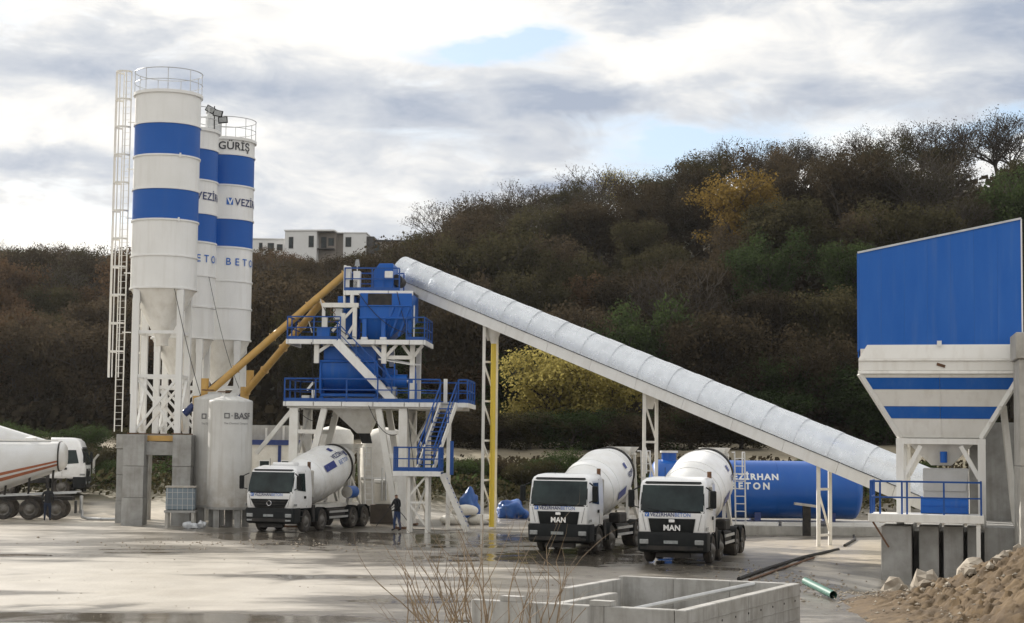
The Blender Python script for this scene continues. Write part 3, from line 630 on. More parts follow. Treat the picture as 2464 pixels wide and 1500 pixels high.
for z in (9.6, 12.6, 15.4, 17.9, 20.3): one_bar('ladder_bracket', (-1.55, -.1, z), (-1.98, -.2, z), .06, .05, M['silo_white'], S1)
ladder(S2, -2.0, -.3, 4.6, 13.0, (-.5, -.86), (6.6, 11.6), .44)
one_tube('vent_pipe', (-.5, -1.6, 12), (-.5, -1.6, 12.01), .01, M['silo_white'], S1) if False else None
for z in (18.45, 15.2): MB().box((.95, -1.40, z), (.08, .06, .22)).build('joint_clamp', M['silo_white'], S1, smooth=False)
# filter and floodlights
f_ = MB().lathe([(.42, 20.8), (.42, 22.25)], 24).build('filter_unit', M['galv_pipe'], S3)
MB().lathe([(.47, 22.2), (.47, 22.3), (.1, 22.42)], 24).build('filter_cap', M['galv_pipe'], f_); f_.location = (-.55, -.55, 0)
for k, (dx, dz) in enumerate(((-.25, .0), (.15, -.2), (.42, -.55))):
    fl = MB().box((1.55 + dx, -.75, 21.7 + dz), (.5, .10, .34), M=Matrix.Rotation(.5 - .3 * k, 3, 'Y')).build('floodlight', M['black'], S2, smooth=False)
    MB().box((1.55 + dx, -.81, 21.7 + dz), (.4, .03, .26), M=Matrix.Rotation(.5 - .3 * k, 3, 'Y')).build('lens', M['lamp'], fl, smooth=False)
one_bar('light_arm', (1.5, -.6, 20.6), (1.5, -.7, 21.9), .05, .05, M['dark'], S2)
def silo_text(S, r, thA, z1, z2, z0=None):
    if z0: text_obj('GÜRİŞ', .60, cylfn(r, thA - .30, z0), M['text_black'], S, 1.02, 1.0, .1, bold=.008)
    cyl_patch('logo', r, thA + .02, .36, z1 + .01, .38, M['logo_blue'], S)
    text_obj('V', .50, cylfn(r, thA + .045, z1 + .03, out=.034), M['text_white'], S, step=.1, name='logo_mark', bold=.012)
    text_obj('VEZİRHAN', .56, cylfn(r, thA + .30, z1), M['navy'], S, 1.08, 1.0, .1, bold=.008)
    text_obj('BETON', .55, cylfn(r, thA + .03, z2), M['logo_blue'], S, 1.75, 1.0, .1, bold=.006)
silo_text(S3, 1.62, .06 + .17, 17.0, 13.72, 20.05)
silo_text(S2, 1.62, .06 + .13, 16.85, 13.55)

# concrete table under the silos
fd = thing('silo_foundation', 'grey concrete piers and beams carrying the silos', 'foundation', (0, 0, 0))
def pier(x0, x1, y0, y1, z0, z1, par, name='pier', mt=None, lifts=2):
    p = None; h = (z1 - z0) / lifts
    for k in range(lifts):
        q = .012 * (k % 2); b = MB().bb((x0 + q, y0 + q, z0 + k * h), (x1 - q, y1 - q, z0 + (k + 1) * h - .012)).build(name, mt or M['concrete'], par, smooth=False, bevel=.015)
for (x0, x1, y0, y1) in ((-19.1, -18.05, 86.3, 87.4), (-16.68, -15.75, 86.4, 87.4), (-16.75, -15.95, 88.7, 89.5), (-16.75, -15.85, 90.65, 91.55), (-17.5, -16.65, 94.2, 95.0), (-17.5, -16.65, 96.4, 97.2), (-19.95, -19.15, 88.75, 89.45), (-19.95, -19.15, 90.7, 91.4), (-19.95, -19.15, 93.0, 93.7), (-16.7, -15.8, 92.9, 93.8), (-15.3, -14.4, 94.2, 95.0), (-15.3, -14.4, 96.4, 97.2)):
    pier(x0, x1, y0, y1, -.2, 4.48 if y0 < 87 or y0 > 94 else 3.745, fd, lifts=3)
MB().bb((-18.05, 86.7, 3.45), (-16.68, 87.1, 4.1)).build('tie_beam', M['concrete'], fd, smooth=False, bevel=.02)
for yb in (88.7, 90.65, 92.95): MB().bb((-19.98, yb, 3.75), (-15.85, yb + .8, 4.475)).build('cross_beam', M['concrete'], fd, smooth=False, bevel=.02)
MB().bb((-18.05, 87.0, 4.15), (-16.70, 88.8, 4.42)).build('drip_tray', M['ochre'], fd, smooth=False)

# admixture tanks
def adm(loc, r, z0, z1, th, label):
    o = thing('admixture_tank', label, 'tank', loc, 0, 'admixture tanks')
    tm = M['adm']
    MB().lathe([(r, z0), (r, z1)], 44, caps=False).build('shell', tm, o)
    MB().lathe([(r, z1), (r * .97, z1 + .07), (.35, z1 + .30), (.35, z1 + .40), (.01, z1 + .42)], 36).build('roof', tm, o)
    MB().lathe([(r + .02, z0 - .12), (r + .02, z0)], 36).build('base_ring', M['concrete'], o)
    for k in range(5):
        a = k * 2 * math.pi / 5 + .4; MB().box((r * .8 * math.cos(a), r * .8 * math.sin(a), (z0 - .1) / 2), (.28, .28, z0 - .1)).build('foot', M['concrete'], o, smooth=False)
    ha = MB().ring(.30, z1 + .48, .025, 16).build('hatch_handle', M['rust'], o); ha.location = (-.3, -.3, 0)
    text_obj('◻', .0001, lambda x, y: (0, 0, 0), M['text_grey'], o) if False else None
    q = cylfn(r, th, 5.28); v = MB()
    for a, b, c, d in ((0, 0, .26, .05), (0, .21, .26, .26), (0, .05, .05, .21), (.21, .05, .26, .21)):
        v.add([q(a, b), q(c, b), q(c, d), q(a, d)], [(0, 1, 2, 3)])
    v.build('emblem', M['text_grey'], o, smooth=False)
    MB().add([q(.34, .10), q(.39, .10), q(.39, .15), q(.34, .15)], [(0, 1, 2, 3)]).build('emblem_dot', M['text_grey'], o, smooth=False)
    text_obj('BASF', .42, cylfn(r, th + .46 / r, 5.26), M['text_grey'], o, 1.0, 1.0, .08, bold=.012)
    text_obj('The Chemical Company', .125, cylfn(r, th, 5.0), M['text_grey'], o, 1.0, 1.0, .1)
    return o
M['adm'] = mat('weathered_white_tank', (0.60, 0.60, 0.585), 0.55, col2=(0.48, 0.475, 0.45), amt=0.7, scale=0.8, streak=0.6, streak_col=(0.30, 0.265, 0.21), low=(3.6, .75, (0.30, 0.25, 0.19), 1.0))
adm((-13.72, 85.6, 0), 1.07, 1.0, 6.1, -.12, 'weathered white admixture tank standing in front, dirty near its foot')
adm((-14.92, 88.0, 0), 1.05, 1.0, 6.25, -.45, 'weathered white admixture tank half hidden behind its twin')
# ---------------------------------------------------------------- screw conveyors from the silos to the tower
def screw(a, b, label, r=.17):
    a = Vector(a); b = Vector(b); d = (b - a).normalized(); o = thing('screw_conveyor', label, 'screw conveyor', a, 0, 'screw conveyors'); z = Vector((0, 0, 0)); e = b - a; Ln = e.length
    n = 4
    for k in range(n): one_tube('tube_section', d * (Ln * k / n), d * (Ln * (k + 1) / n - .01), r, M['ochre'], o, 20)
    for k in range(n + 1): one_tube('flange', d * (Ln * k / n - .03), d * (Ln * k / n + .03), r + .06, M['ochre'], o, 20)
    one_tube('inlet_box', Vector((0, 0, .1)) + d * .35, Vector((0, 0, .9)) + d * .35, .2, M['ochre'], o, 16)
    one_tube('end_box', -d * .15 + Vector((0, 0, -.35)), -d * .15 + Vector((0, 0, .35)), .23, M['ochre'], o, 16)
    one_tube('drive_motor', -d * .35, -d * 1.0, .19, M['navy_motor'], o, 16)
    one_bar('hanger', e * .82 + Vector((0, -.1, .15)), e * .82 + Vector((.25, -.1, -.7)), .05, .05, M['steel_white'], o)
    h = MB(); pts = [d * (Ln * t) + Vector((0, -.05, r + .05 + .05 * math.sin(t * 23))) for t in [i / 14 for i in range(15)]]; h.path(pts, .022); h.build('cable', M['rubber'], o)
    return o
M['navy_motor'] = mat('navy_motor_paint', (0.012, 0.03, 0.14), 0.4, col2=(.04, .07, .2), amt=.5, scale=4)
screw((-15.75, 88.3, 6.2), (-8.55, 88.7, 12.75), 'long ochre screw conveyor rising from the front silo to the tower top', .19)
screw((-14.0, 92.3, 6.8), (-9.75, 89.0, 11.3), 'shorter ochre screw conveyor with a bright sunlit top below the long one', .19)

# ---------------------------------------------------------------- mixing tower
T = thing('mixing_tower', 'blue and white concrete mixing tower with three railed platforms and stairs', 'mixing tower', (-7.85, 88.2, 0), -.06)
WS = M['steel_white']; BL = M['blue']
def tb(name, a, b, w_=.16, h_=None, mt=None, par=None): return one_bar(name, a, b, w_, h_ or w_, mt or WS, par or T)
def tbox(name, a, b, mt=None, par=None, bevel=.02): return MB().bb(a, b).build(name, mt or BL, par or T, smooth=False, bevel=bevel)
# lower legs
for ly in (-1.9, 1.9):
    for s, xt, xi in ((-1, -2.75, -1.25), (1, 2.68, 1.45)):
        L_ = tb('leg', (xt, ly, 0), (xt, ly, 5.85), .42, .42)
        MB().box((xt, ly, .05), (.7, .7, .1)).build('foot_plate', M['rust'], L_, smooth=False)
        tb('inclined_strut', (xi, ly, 5.85), (xt - s * .22, ly, .25), .30)
        for z in (4.7, 3.55, 2.4, 1.35):
            t = (5.85 - z) / 5.6; xa = xi + (xt - s * .22 - xi) * t; tb('rung', (xa, ly, z), (xt, ly, z), .2, .2)
    tb('head_beam', (-3.1, ly, 5.98), (5.6, ly, 5.98), .26, .26)
for x in (-2.75, 2.68):
    tb('side_brace', (x, -1.7, 5.7), (x, 1.7, 3.4), .12); tb('side_brace', (x + .13, -1.7, 3.4), (x + .13, 1.7, 5.7), .12)
    tb('side_brace', (x, -1.7, 3.2), (x, 1.7, .9), .12)
tb('raking_brace', (-2.9, -1.9, 5.7), (-4.6, -1.9, 3.6), .2)
tb('rear_leg', (3.62, .9, 0), (3.62, .9, 5.85), .26); tb('side_brace', (2.75, -1.8, 5.6), (3.6, .8, 3.5), .1); tb('side_brace', (2.85, -1.8, 3.5), (3.7, .8, 5.6), .1); tb('side_brace', (2.8, -1.8, 3.4), (3.6, .8, .6), .1)
# first platform
tbox('deck', (-3.1, -2.15, 6.12), (5.75, 2.15, 6.19), M['galv_pipe'])
xs_ = [-3.15, -1.75, -.35, 1.2, 2.75, 3.5, 4.35, 5.8]
for a, b in zip(xs_[:-1], xs_[1:]):
    if a == 4.35: continue
    tbox('edge_beam', (a + .02, -2.26, 5.95), (b - .02, -2.16, 6.17), M['white'], bevel=.01)
tbox('edge_beam', (4.35, -2.26, 5.95), (4.55, -2.16, 6.17), M['white'], bevel=.01); tbox('edge_beam', (5.3, -2.26, 5.95), (5.8, -2.16, 6.17), M['white'], bevel=.01)
tbox('edge_beam', (-3.26, -2.26, 5.95), (-3.16, 2.26, 6.17), M['white'], bevel=.01); tbox('edge_beam', (5.81, -2.26, 5.95), (5.91, 2.26, 6.17), M['white'], bevel=.01)
railing(T, [(-3.2, 2.1, 6.19), (-3.2, -2.2, 6.19), (4.5, -2.2, 6.19)], 1.12, gap=1.45, toe=.16, r=.035)
railing(T, [(5.4, -2.2, 6.19), (5.85, -2.2, 6.19), (5.85, 2.1, 6.19), (-3.2, 2.1, 6.19)], 1.12, gap=1.45, toe=.16, r=.035)
# mixer
mx_ = MB().bb((-1.55, -1.5, 6.45), (1.25, 1.5, 6.6)).build('mixer_frame', BL, T, smooth=False, bevel=.02)
for x in (-1.5, 1.2):
    for y in (-1.4, 1.4): MB().bb((x - .1, y - .1, 6.19), (x + .1, y + .1, 6.45)).build('mixer_foot', BL, mx_, smooth=False)
mb_ = MB(); prof = []
for k in range(19):
    a = math.pi + math.pi * k / 18; prof.append((1.4 * math.cos(a), 7.9 + 1.25 * math.sin(a)))
prof += [(1.4, 8.15), (-1.4, 8.15)]
mb_.loft([[Vector((x, p[0], p[1])) for p in prof] for x in (-1.5, 1.2)]).build('mixer_body', BL, T)
tbox('mixer_end_plate', (-1.62, -1.45, 6.6), (-1.51, 1.45, 8.25)); tbox('mixer_end_plate', (1.21, -1.45, 6.6), (1.32, 1.45, 8.25))
tbox('mixer_rim', (-1.6, -1.5, 8.16), (1.3, 1.5, 8.26)); tbox('mixer_cover', (-1.45, -1.25, 8.27), (1.2, 1.25, 8.95))
tbox('cover_flange', (-1.5, -1.3, 8.96), (1.25, 1.3, 9.04), WS)
# drive side of the mixer
tbox('gearbox', (1.45, -.9, 6.6), (2.0, .9, 7.9)); one_tube('drive_motor', (1.7, -1.15, 7.25), (2.75, -1.15, 7.25), .34, BL, T, 20)
one_tube('belt_guard', (2.85, -.55, 7.25), (3.05, -.55, 7.25), .78, BL, T, 28); tbox('belt_guard_base', (2.8, -1.2, 6.2), (3.1, .1, 7.2)); one_tube('motor_shaft', (2.75, -1.15, 7.25), (2.85, -1.15, 7.25), .12, M['chrome'], T, 12)
MB().prism([(1.35, -1.65, 8.30), (3.05, -1.65, 8.02), (3.25, .5, 8.12), (1.35, .5, 8.45)], (0, 0, .04)).build('motor_hood', M['white'], T, smooth=False)
tb('hood_strut', (1.5, -1.5, 8.25), (2.0, -1.55, 7.3), .06, .06, BL); tb('hood_strut', (2.15, -1.5, 6.2), (2.15, -1.5, 8.1), .07, .07, BL)
one_tube('grease_pot', (1.9, -1.5, 6.25), (1.9, -1.5, 6.95), .30, M['galv_pipe'], T, 16, .38)
tbox('pump_box', (-2.5, -1.4, 6.2), (-2.1, -1.0, 6.5), M['white']); tbox('valve_block', (-1.95, -1.7, 6.2), (-1.75, -1.5, 6.8), M['white']); tb('pump_lever', (-2.2, -1.6, 6.75), (-1.9, -1.5, 7.15), .14, .1, M['white'])
# discharge cone under the mixer
MB().loft([[Vector((x, y, 5.84)) for x, y in ((-1.05, -1.2), (1.25, -1.2), (1.25, 1.0), (-1.05, 1.0))], [Vector((x, y, 4.65)) for x, y in ((.15, -.3), (.75, -.3), (.75, .3), (.15, .3))]]).build('discharge_cone', WS, T, smooth=False)
MB().loft([[Vector((.48 + .3 * math.cos(a), .3 * math.sin(a), 4.65)) for a in [k * math.pi / 6 for k in range(12)]], [Vector((.62 + .26 * math.cos(a), .05 + .26 * math.sin(a), 4.15)) for a in [k * math.pi / 6 for k in range(12)]]]).build('rubber_spout', M['rubber'], T)
# upper posts
for x in (-1.75, 1.62, 3.0):
    for ly in (-1.55, 1.55):
        if x > 2 and ly < 0: ly = -1.2
        tb('upper_post', (x, ly, 8.1 if x < 2 else 6.2), (x, ly, 9.05), .24)
for a, b in (((-1.75, -1.55, 8.6), (-1.1, -1.55, 9.05)), ((1.62, -1.55, 8.35), (1.0, -1.55, 9.05)), ((1.62, -1.55, 8.35), (2.25, -1.55, 9.05)), ((3.0, -1.2, 8.4), (2.5, -1.2, 9.05)), ((3.0, -1.2, 8.4), (3.5, -1.2, 9.05))): tb('knee_brace', a, b, .15)
tb('tie_beam', (1.62, -1.45, 8.42), (3.0, -1.3, 8.42), .18)
# second platform
tbox('deck', (-3.1, -1.75, 9.22), (3.55, 1.75, 9.28), M['galv_pipe'])
for a, b in ((-3.15, -1.9), (-1.9, -.45), (-.45, 1.2), (1.2, 2.9), (2.9, 3.6)): tbox('edge_beam', (a + .015, -1.86, 9.04), (b - .015, -1.76, 9.27), M['white'], bevel=.01)
tbox('edge_beam', (-3.26, -1.86, 9.04), (-3.16, 1.86, 9.27), M['white'], bevel=.01); tbox('edge_beam', (3.61, -1.86, 9.04), (3.71, 1.86, 9.27), M['white'], bevel=.01)
railing(T, [(-.55, -1.8, 9.28), (-3.2, -1.8, 9.28), (-3.2, 1.7, 9.28)], 1.12, gap=1.3, toe=.15, r=.03); railing(T, [(2.75, -1.8, 9.28), (3.65, -1.8, 9.28), (3.65, 1.7, 9.28), (-3.2, 1.7, 9.28)], 1.12, gap=1.1, toe=.15, r=.03)
# cement weighing side
for x in (-1.35, -.45, .12):
    tb('frame_post', (x, -1.5, 9.28), (x, -1.5, 11.1 if x > 0 else 10.4 if x < -1 else 10.6), .2)
tb('frame_beam', (-1.45, -1.5, 11.0), (.3, -1.5, 11.0), .22); tb('frame_post', (-1.45, -1.5, 9.28), (-1.45, -1.5, 11.1), .15)
tb('frame_brace', (-1.0, -1.5, 9.7), (.1, -1.5, 10.9), .13); tb('frame_brace', (-.35, -1.5, 9.3), (.12, -1.5, 10.1), .13)
one_tube('cement_scale', (-.35, -.2, 9.5), (-.35, -.2, 10.9), .55, BL, T, 24); MB().lathe([(.2, 9.0), (.55, 9.5)], 24).build('scale_cone', BL, T).location = (-.35, -.2, 0)
tbox('scale_cover', (-.85, -.9, 11.12), (.1, .3, 11.5)); tbox('dust_box', (-.25, -1.2, 11.5), (.18, -.7, 12.3), M['black']); one_tube('dust_pipe', (-.05, -1.4, 11.1), (-.05, -1.4, 11.55), .1, M['white'], T, 10)
tbox('control_cabinet', (-1.75, -1.7, 9.28), (-1.1, -1.45, 9.85)); tbox('air_cabinet', (-1.0, -1.3, 10.3), (-.55, -.9, 10.85), M['white'])
hs_ = MB()
for zc in (10.75, 10.5, 10.25): hs_.ring(.12, 0, .02, 14, Matrix.Translation((-.98, -1.62, zc)) @ Matrix.Rotation(R(80), 4, 'X'))
hs_.build('air_hose', M['rust'], T)
# aggregate hopper
def tap(name, r0, z0, r1, z1, mt=BL):
    f = lambda q, z: [Vector((q[0], q[2], z)), Vector((q[1], q[2], z)), Vector((q[1], q[3], z)), Vector((q[0], q[3], z))]
    return MB().loft([f(r0, z0), f(r1, z1)]).build(name, mt, T, smooth=False, bevel=.015)
tap('hopper_body', (.35, 2.95, -1.45, 1.45), 10.35, (.35, 2.95, -1.45, 1.45), 11.62)
tap('hopper_funnel', (.75, 1.75, -.9, .9), 9.35, (.37, 2.93, -1.43, 1.43), 10.34)
tbox('worn_plate', (.75, -1.475, 11.0), (1.95, -1.455, 11.6), M['dark'], bevel=0); tbox('stiffener', (.33, -1.52, 10.33), (2.97, -1.46, 10.43)); tbox('stiffener', (.33, -1.52, 10.95), (2.97, -1.46, 11.02))
for x in (.6, 1.55): tbox('hopper_leg', (x - .11, -1.5, 9.3), (x + .11, -1.28, 10.33)); tbox('leg_foot', (x - .16, -1.56, 9.28), (x + .16, -1.24, 9.42), M['white'])
for x in (2.05, 2.45, 2.85): tb('funnel_rib', (x, -1.5, 10.9), (x - .55, -1.2, 9.5), .09, .12, BL)
tbox('hopper_leg', (2.75, -1.4, 9.3), (2.95, -1.2, 10.35)); tb('cable_pole', (3.1, -1.6, 9.28), (3.1, -1.6, 11.0), .07, .07, M['galv_pipe'])
# top platform
tbox('deck', (-.4, -1.3, 11.70), (3.0, 1.3, 11.76), M['galv_pipe']); tbox('edge_beam', (-.38, -1.42, 11.52), (1.75, -1.31, 11.75), M['white'], bevel=.01); tbox('edge_beam', (1.78, -1.42, 11.52), (3.0, -1.31, 11.75), M['white'], bevel=.01); tbox('edge_beam', (-.5, -1.42, 11.52), (-.39, 1.4, 11.75), M['white'], bevel=.01)
railing(T, [(2.3, -1.36, 11.76), (-.44, -1.36, 11.76), (-.44, 1.3, 11.76), (2.2, 1.3, 11.76)], 1.12, gap=1.1, toe=.15, r=.032)
tbox('switch_cabinet', (-.42, -1.2, 11.8), (-.2, -.7, 13.0), M['white']); tbox('switch_cabinet', (-.05, -1.2, 11.8), (.3, -.8, 12.75), M['white']); one_tube('beacon', (.12, -1.0, 13.0), (.12, -1.0, 13.35), .14, M['lamp'], T, 12, .08); tb('beacon_pole', (.12, -1.0, 12.7), (.12, -1.0, 13.0), .05)
tbox('cable_duct', (-.55, -1.1, 10.9), (-.43, -.7, 13.05), M['white'])
MB().prism([(.95, -1.1, 11.77), (1.95, -1.1, 11.77), (1.95, -1.1, 13.15), (1.25, -1.1, 13.15), (.95, -1.1, 12.75)], (0, 2.0, 0)).build('chute_hood', BL, T, smooth=False, bevel=.03)
tbox('hood_door', (1.0, -1.15, 11.85), (1.5, -1.105, 12.3)); tbox('head_motor', (1.55, -1.3, 12.4), (1.95, -1.1, 12.75), M['white']); one_tube('head_pulley', (2.1, -.8, 12.35), (2.1, .8, 12.35), .28, M['dark'], T, 16)
# stairs
def stair(parent, a, b, wid, side, n, mt=WS, tread_mat=None, rail=None, sh=.26):
    a = Vector(a); b = Vector(b); S = Vector(side).normalized() * wid; st = MB().bar(a, b, .06, sh).bar(a + S, b + S, .06, sh).build('staircase', mt, parent, smooth=False); src = None
    run = (b - a); run.z = 0; rd = run.normalized() if run.length > .01 else Vector((0, -1, 0))
    for k in range(1, n):
        p = a + (b - a) * (k / n) + S * .5
        if src is None:
            src = MB().box((0, 0, 0), (wid - .07, .24, .05), M=Matrix.Rotation(math.atan2(S.y, S.x), 3, 'Z')).build('tread', tread_mat or mt, st, smooth=False); src.location = p
        else: inst(src, st, p)
    if rail:
        for s in rail:
            o_ = S * s; U = Vector((0, 0, 1)); r_ = MB().bar(a + o_ + U * 1.0, b + o_ + U * 1.0, .05).bar(a + o_ + U * .55, b + o_ + U * .55, .04)
            for t in (.02, .35, .68, .98): r_.bar(a + (b - a) * t + o_, a + (b - a) * t + o_ + U * 1.0, .05)
            r_.build('handrail', M['rail_blue'], st, smooth=False)
    return st
stair(T, (-.72, -2.0, 9.15), (2.15, -2.0, 6.25), .7, (0, 1, 0), 14, M['white'], M['white'], (0,), .42)
stair(T, (4.55, -2.3, 6.1), (3.75, -5.0, 2.95), .78, (1, -.1, 0), 14, WS, M['rail_blue'], (0, 1))
# half landing with its own legs, and the last flight
tbox('landing', (2.75, -6.2, 2.82), (5.0, -4.9, 2.88), M['galv_pipe']); tbox('landing_edge', (2.75, -6.3, 2.64), (5.0, -6.2, 2.87), M['white'], bevel=.01)
railing(T, [(4.9, -6.25, 2.88), (2.8, -6.25, 2.88), (2.8, -4.95, 2.88)], 1.1, gap=.75, toe=.18, r=.035); railing(T, [(4.95, -6.2, 2.88), (4.95, -4.9, 2.88)], 1.1, gap=.65, toe=.18, r=.035)
for x, y in ((3.5, -6.1), (4.35, -6.1), (3.5, -5.0), (4.35, -5.0)): tb('landing_leg', (x, y, 0), (x, y, 2.8), .14)
for a, b in (((3.5, -6.1, 1.7), (4.35, -6.1, 2.7)), ((4.35, -6.1, .3), (3.5, -6.1, 1.4)), ((3.5, -6.1, 1.42), (4.35, -6.1, 1.42)), ((3.5, -5.0, .3), (4.35, -5.0, 2.6))): tb('landing_brace', a, b, .09)
stair(T, (5.0, -5.9, 2.75), (6.2, -5.7, .1), .8, (0, 1, 0), 12, WS, M['rail_blue'], None)
tb('tower_post', (4.95, -2.0, 0), (4.95, -2.0, 5.9), .2); tb('cable_mast', (4.75, -2.0, 6.2), (4.75, -2.0, 7.35), .18, .12, M['white'])
tb('hoist_column', (5.35, -4.6, 2.7), (5.35, -4.6, 4.3), .16, .16, M['rail_blue'])

# ---------------------------------------------------------------- inclined conveyor
A = Vector((-5.95, 90.9, 12.32)); B = Vector((18.2, 71.21, 1.22)); ax = (A - B).normalized(); hd = Vector((ax.x, ax.y, 0)).normalized()
CV = bpy.data.objects.new('inclined_conveyor', None); C.objects.link(CV); CV.location = B
tag(CV, 'long inclined belt conveyor under a galvanised half-round cover', 'conveyor')
ang = math.atan2(ax.y, ax.x); pit = math.asin(ax.z); Ln = (A - B).length
# local frame of the boom: x along it upwards, z perpendicular up
BM = Matrix.Rotation(ang, 4, 'Z') @ Matrix.Rotation(-pit, 4, 'Y')
def boom(o): o.matrix_local = BM; return o
nseg = 38; seg = Ln / nseg; hwid = .80; n_ = 24; hz_ = .50; rz_ = 1.08
src = None
for k in range(nseg):
    v = []; f = []; r_ = hwid + .010 * (k % 2)
    if k < 2:
        arc = [(r_ * math.cos(math.pi * i / n_), hz_ + .05 + (rz_ + .015 * (k % 2)) * math.sin(math.pi * i / n_)) for i in range(n_ + 1)]
        arc_in = [(y * .985, z - .012) for y, z in arc]
        for x in (0, seg + .03): v += [(x, y, z) for y, z in arc]
        m_ = n_ + 1; f = [(i, i + 1, m_ + i + 1, m_ + i) for i in range(n_)]
        o = boom(MB().add(v, f).build('cover_segment', M['galv'], CV, ang=1.0)); S_ = [o] if k == 0 else S_ + [o]
    else: o = inst(S_[k % 2], CV)
    o.matrix_local = BM @ Matrix.Translation((k * seg, 0, 0))
for s in (-1, 1):
    npl = 12
    for k in range(npl):
        p0 = Ln * k / npl + .008; p1 = Ln * (k + 1) / npl - .008
        if s == -1 or True: boom(MB().bb((p0, s * .70, 0), (p1, s * .74, hz_)).build('side_plate', M['white'], CV, smooth=False))
boom(MB().bb((-.2, -.66, .25), (Ln + .2, .66, .29)).build('belt', M['rubber'], CV, smooth=False))
boom(MB().bb((-.3, -.69, .0), (Ln + .1, .69, .05)).build('bottom_plate', M['white'], CV, smooth=False))
boom(MB().tube((Ln + .15, -.7, .3), (Ln + .15, .7, .3), .3, None, 18).build('head_pulley', M['dark'], CV)); boom(MB().tube((-.25, -.7, .3), (-.25, .7, .3), .28, None, 18).build('tail_pulley', M['dark'], CV))
boom(MB().bb((Ln - .35, -.79, .12), (Ln - .02, -.76, .5)).build('cable_box', M['navy_motor'], CV, smooth=False))
arcv = [(hwid * math.cos(math.pi * i / n_), hz_ + .05 + rz_ * math.sin(math.pi * i / n_)) for i in range(n_ + 1)]
boom(MB().prism([(Ln + .03, y, z) for y, z in arcv], (.01, 0, 0)).build('head_end_plate', M['galv_pipe'], CV, smooth=False)) if False else None
def support(t, wx, lab=None, yellow=False, foot=None):
    top = B + ax * t; g = gz(top.x, top.y); sid = Vector((-hd.y, hd.x, 0)); o = MB(); P_ = []
    L_ = bpy.data.objects.new('support_leg', None); C.objects.link(L_); L_.parent = CV
    base = Vector((top.x, top.y, g)) - B; zt = top.z - g
    L_.location = base
    # planar trestle across the belt: two posts with crossbars and diagonals
    ww = .50
    for sy in (-ww, ww): one_bar('post', sid * sy, sid * sy + Vector((0, 0, zt + .1)), .15, .15, M['steel_white'], L_)
    z = .45
    while z < zt - .5:
        one_bar('crossbar', sid * -ww + Vector((0, 0, z)), sid * ww + Vector((0, 0, z)), .07, .10, M['steel_white'], L_)
        if z + 1.9 < zt: one_bar('diagonal', sid * ww + Vector((0, 0, z + 1.85)), sid * -ww + Vector((0, 0, z + .05)), .07, .07, M['steel_white'], L_)
        z += 1.95
    MB().prism([sid * -ww * 1.15 + Vector((0, 0, zt)), sid * ww * 1.15 + Vector((0, 0, zt)), sid * ww * .4 + Vector((0, 0, zt - .75)), sid * -ww * .4 + Vector((0, 0, zt - .75))], hd * .06).build('gusset_plate', M['steel_white'], L_, smooth=False) if zt > 6 else None
    if yellow:
        one_tube('downpipe', sid * -.05 + hd * -.16 + Vector((0, 0, .1)), sid * -.05 + hd * -.16 + Vector((0, 0, zt - .9)), .13, M['yellow'], L_, 14)
        one_tube('downpipe_head', sid * -.05 + hd * -.16 + Vector((0, 0, zt - .9)), sid * -.05 + hd * -.16 + Vector((0, 0, zt - .1)), .13, M['steel_white'], L_, 12, .42)
    return L_
def t_at(X): return (Vector((X, 0, 0)).x - B.x) / ax.x
SIDE = Vector((-hd.y, hd.x, 0))
support(t_at(-1.05), .36, yellow=True); support(t_at(6.45), .30); support(t_at(13.45), .26)
# ---------------------------------------------------------------- aggregate bin
BN = thing('aggregate_bin', 'blue-clad aggregate bin with white hopper, blue stripes and a railed platform', 'aggregate bin', (15.22, 62.0, .12), -.26)
HW = 2.82
def bp_(name, pts, off, mt, par=None): return MB().prism(pts, off).build(name, mt, par or BN, smooth=False)
npan = 7
for k in range(npan):       # front cladding sheets under the sloping top edge
    xa = -HW + 2 * HW * k / npan + .0015; xb = -HW + 2 * HW * (k + 1) / npan - .0015; zt = lambda x: 11.05 + (x + HW) / (2 * HW) * 1.12
    bp_('cladding_sheet', [(xa, 0, 7.55), (xb, 0, 7.55), (xb, 0, zt(xb)), (xa, 0, zt(xa))], (0, .05 + .001 * (k % 2), 0), M['clad_blue'])
MB().bar((-HW - .03, .02, 11.08), (HW + .03, .02, 12.2), .12, .07).build('top_trim', M['galv_pipe'], BN, smooth=False)
MB().bb((-HW - .05, -.02, 7.5), (-HW - .002, .1, 11.06)).build('corner_trim', M['clad_blue'], BN, smooth=False); MB().bb((HW + .002, -.02, 7.5), (HW + .05, .1, 12.18)).build('corner_trim', M['white'], BN, smooth=False)
for k in range(8):
    bp_('side_sheet', [(HW + .01, .12 + k * .9, 7.3), (HW + .01, 1.01 + k * .9, 7.3), (HW + .01, 1.01 + k * .9, 12.17 - .05 * k), (HW + .01, .12 + k * .9, 12.17 - .05 * k)], (.03, 0, 0), M['sheet_grey'] if 'sheet_grey' in M else M.setdefault('sheet_grey', mat('grey_corrugated_sheet', (.33, .32, .30), .55, .3, col2=(.24, .22, .19), amt=.7, scale=2, wave=('Y', 6.0, 0), bump=.5)))
    bp_('side_sheet', [(-HW - .01, .12 + k * .9, 7.3), (-HW - .01, 1.01 + k * .9, 7.3), (-HW - .01, 1.01 + k * .9, 11.05), (-HW - .01, .12 + k * .9, 11.05)], (-.03, 0, 0), M['clad_blue'])
WH = M['bin_white'] = mat('bin_white_paint', (0.84, 0.83, 0.79), 0.5, col2=(0.76, 0.74, 0.69), amt=0.6, scale=1.0, streak=0.3, streak_col=(0.42, 0.36, 0.28))
bp_('upper_panel', [(-HW, -.16, 7.24), (HW, -.16, 7.24), (HW - .28, -.03, 7.74), (-HW + .30, -.03, 7.74)], (0, .03, 0), WH)
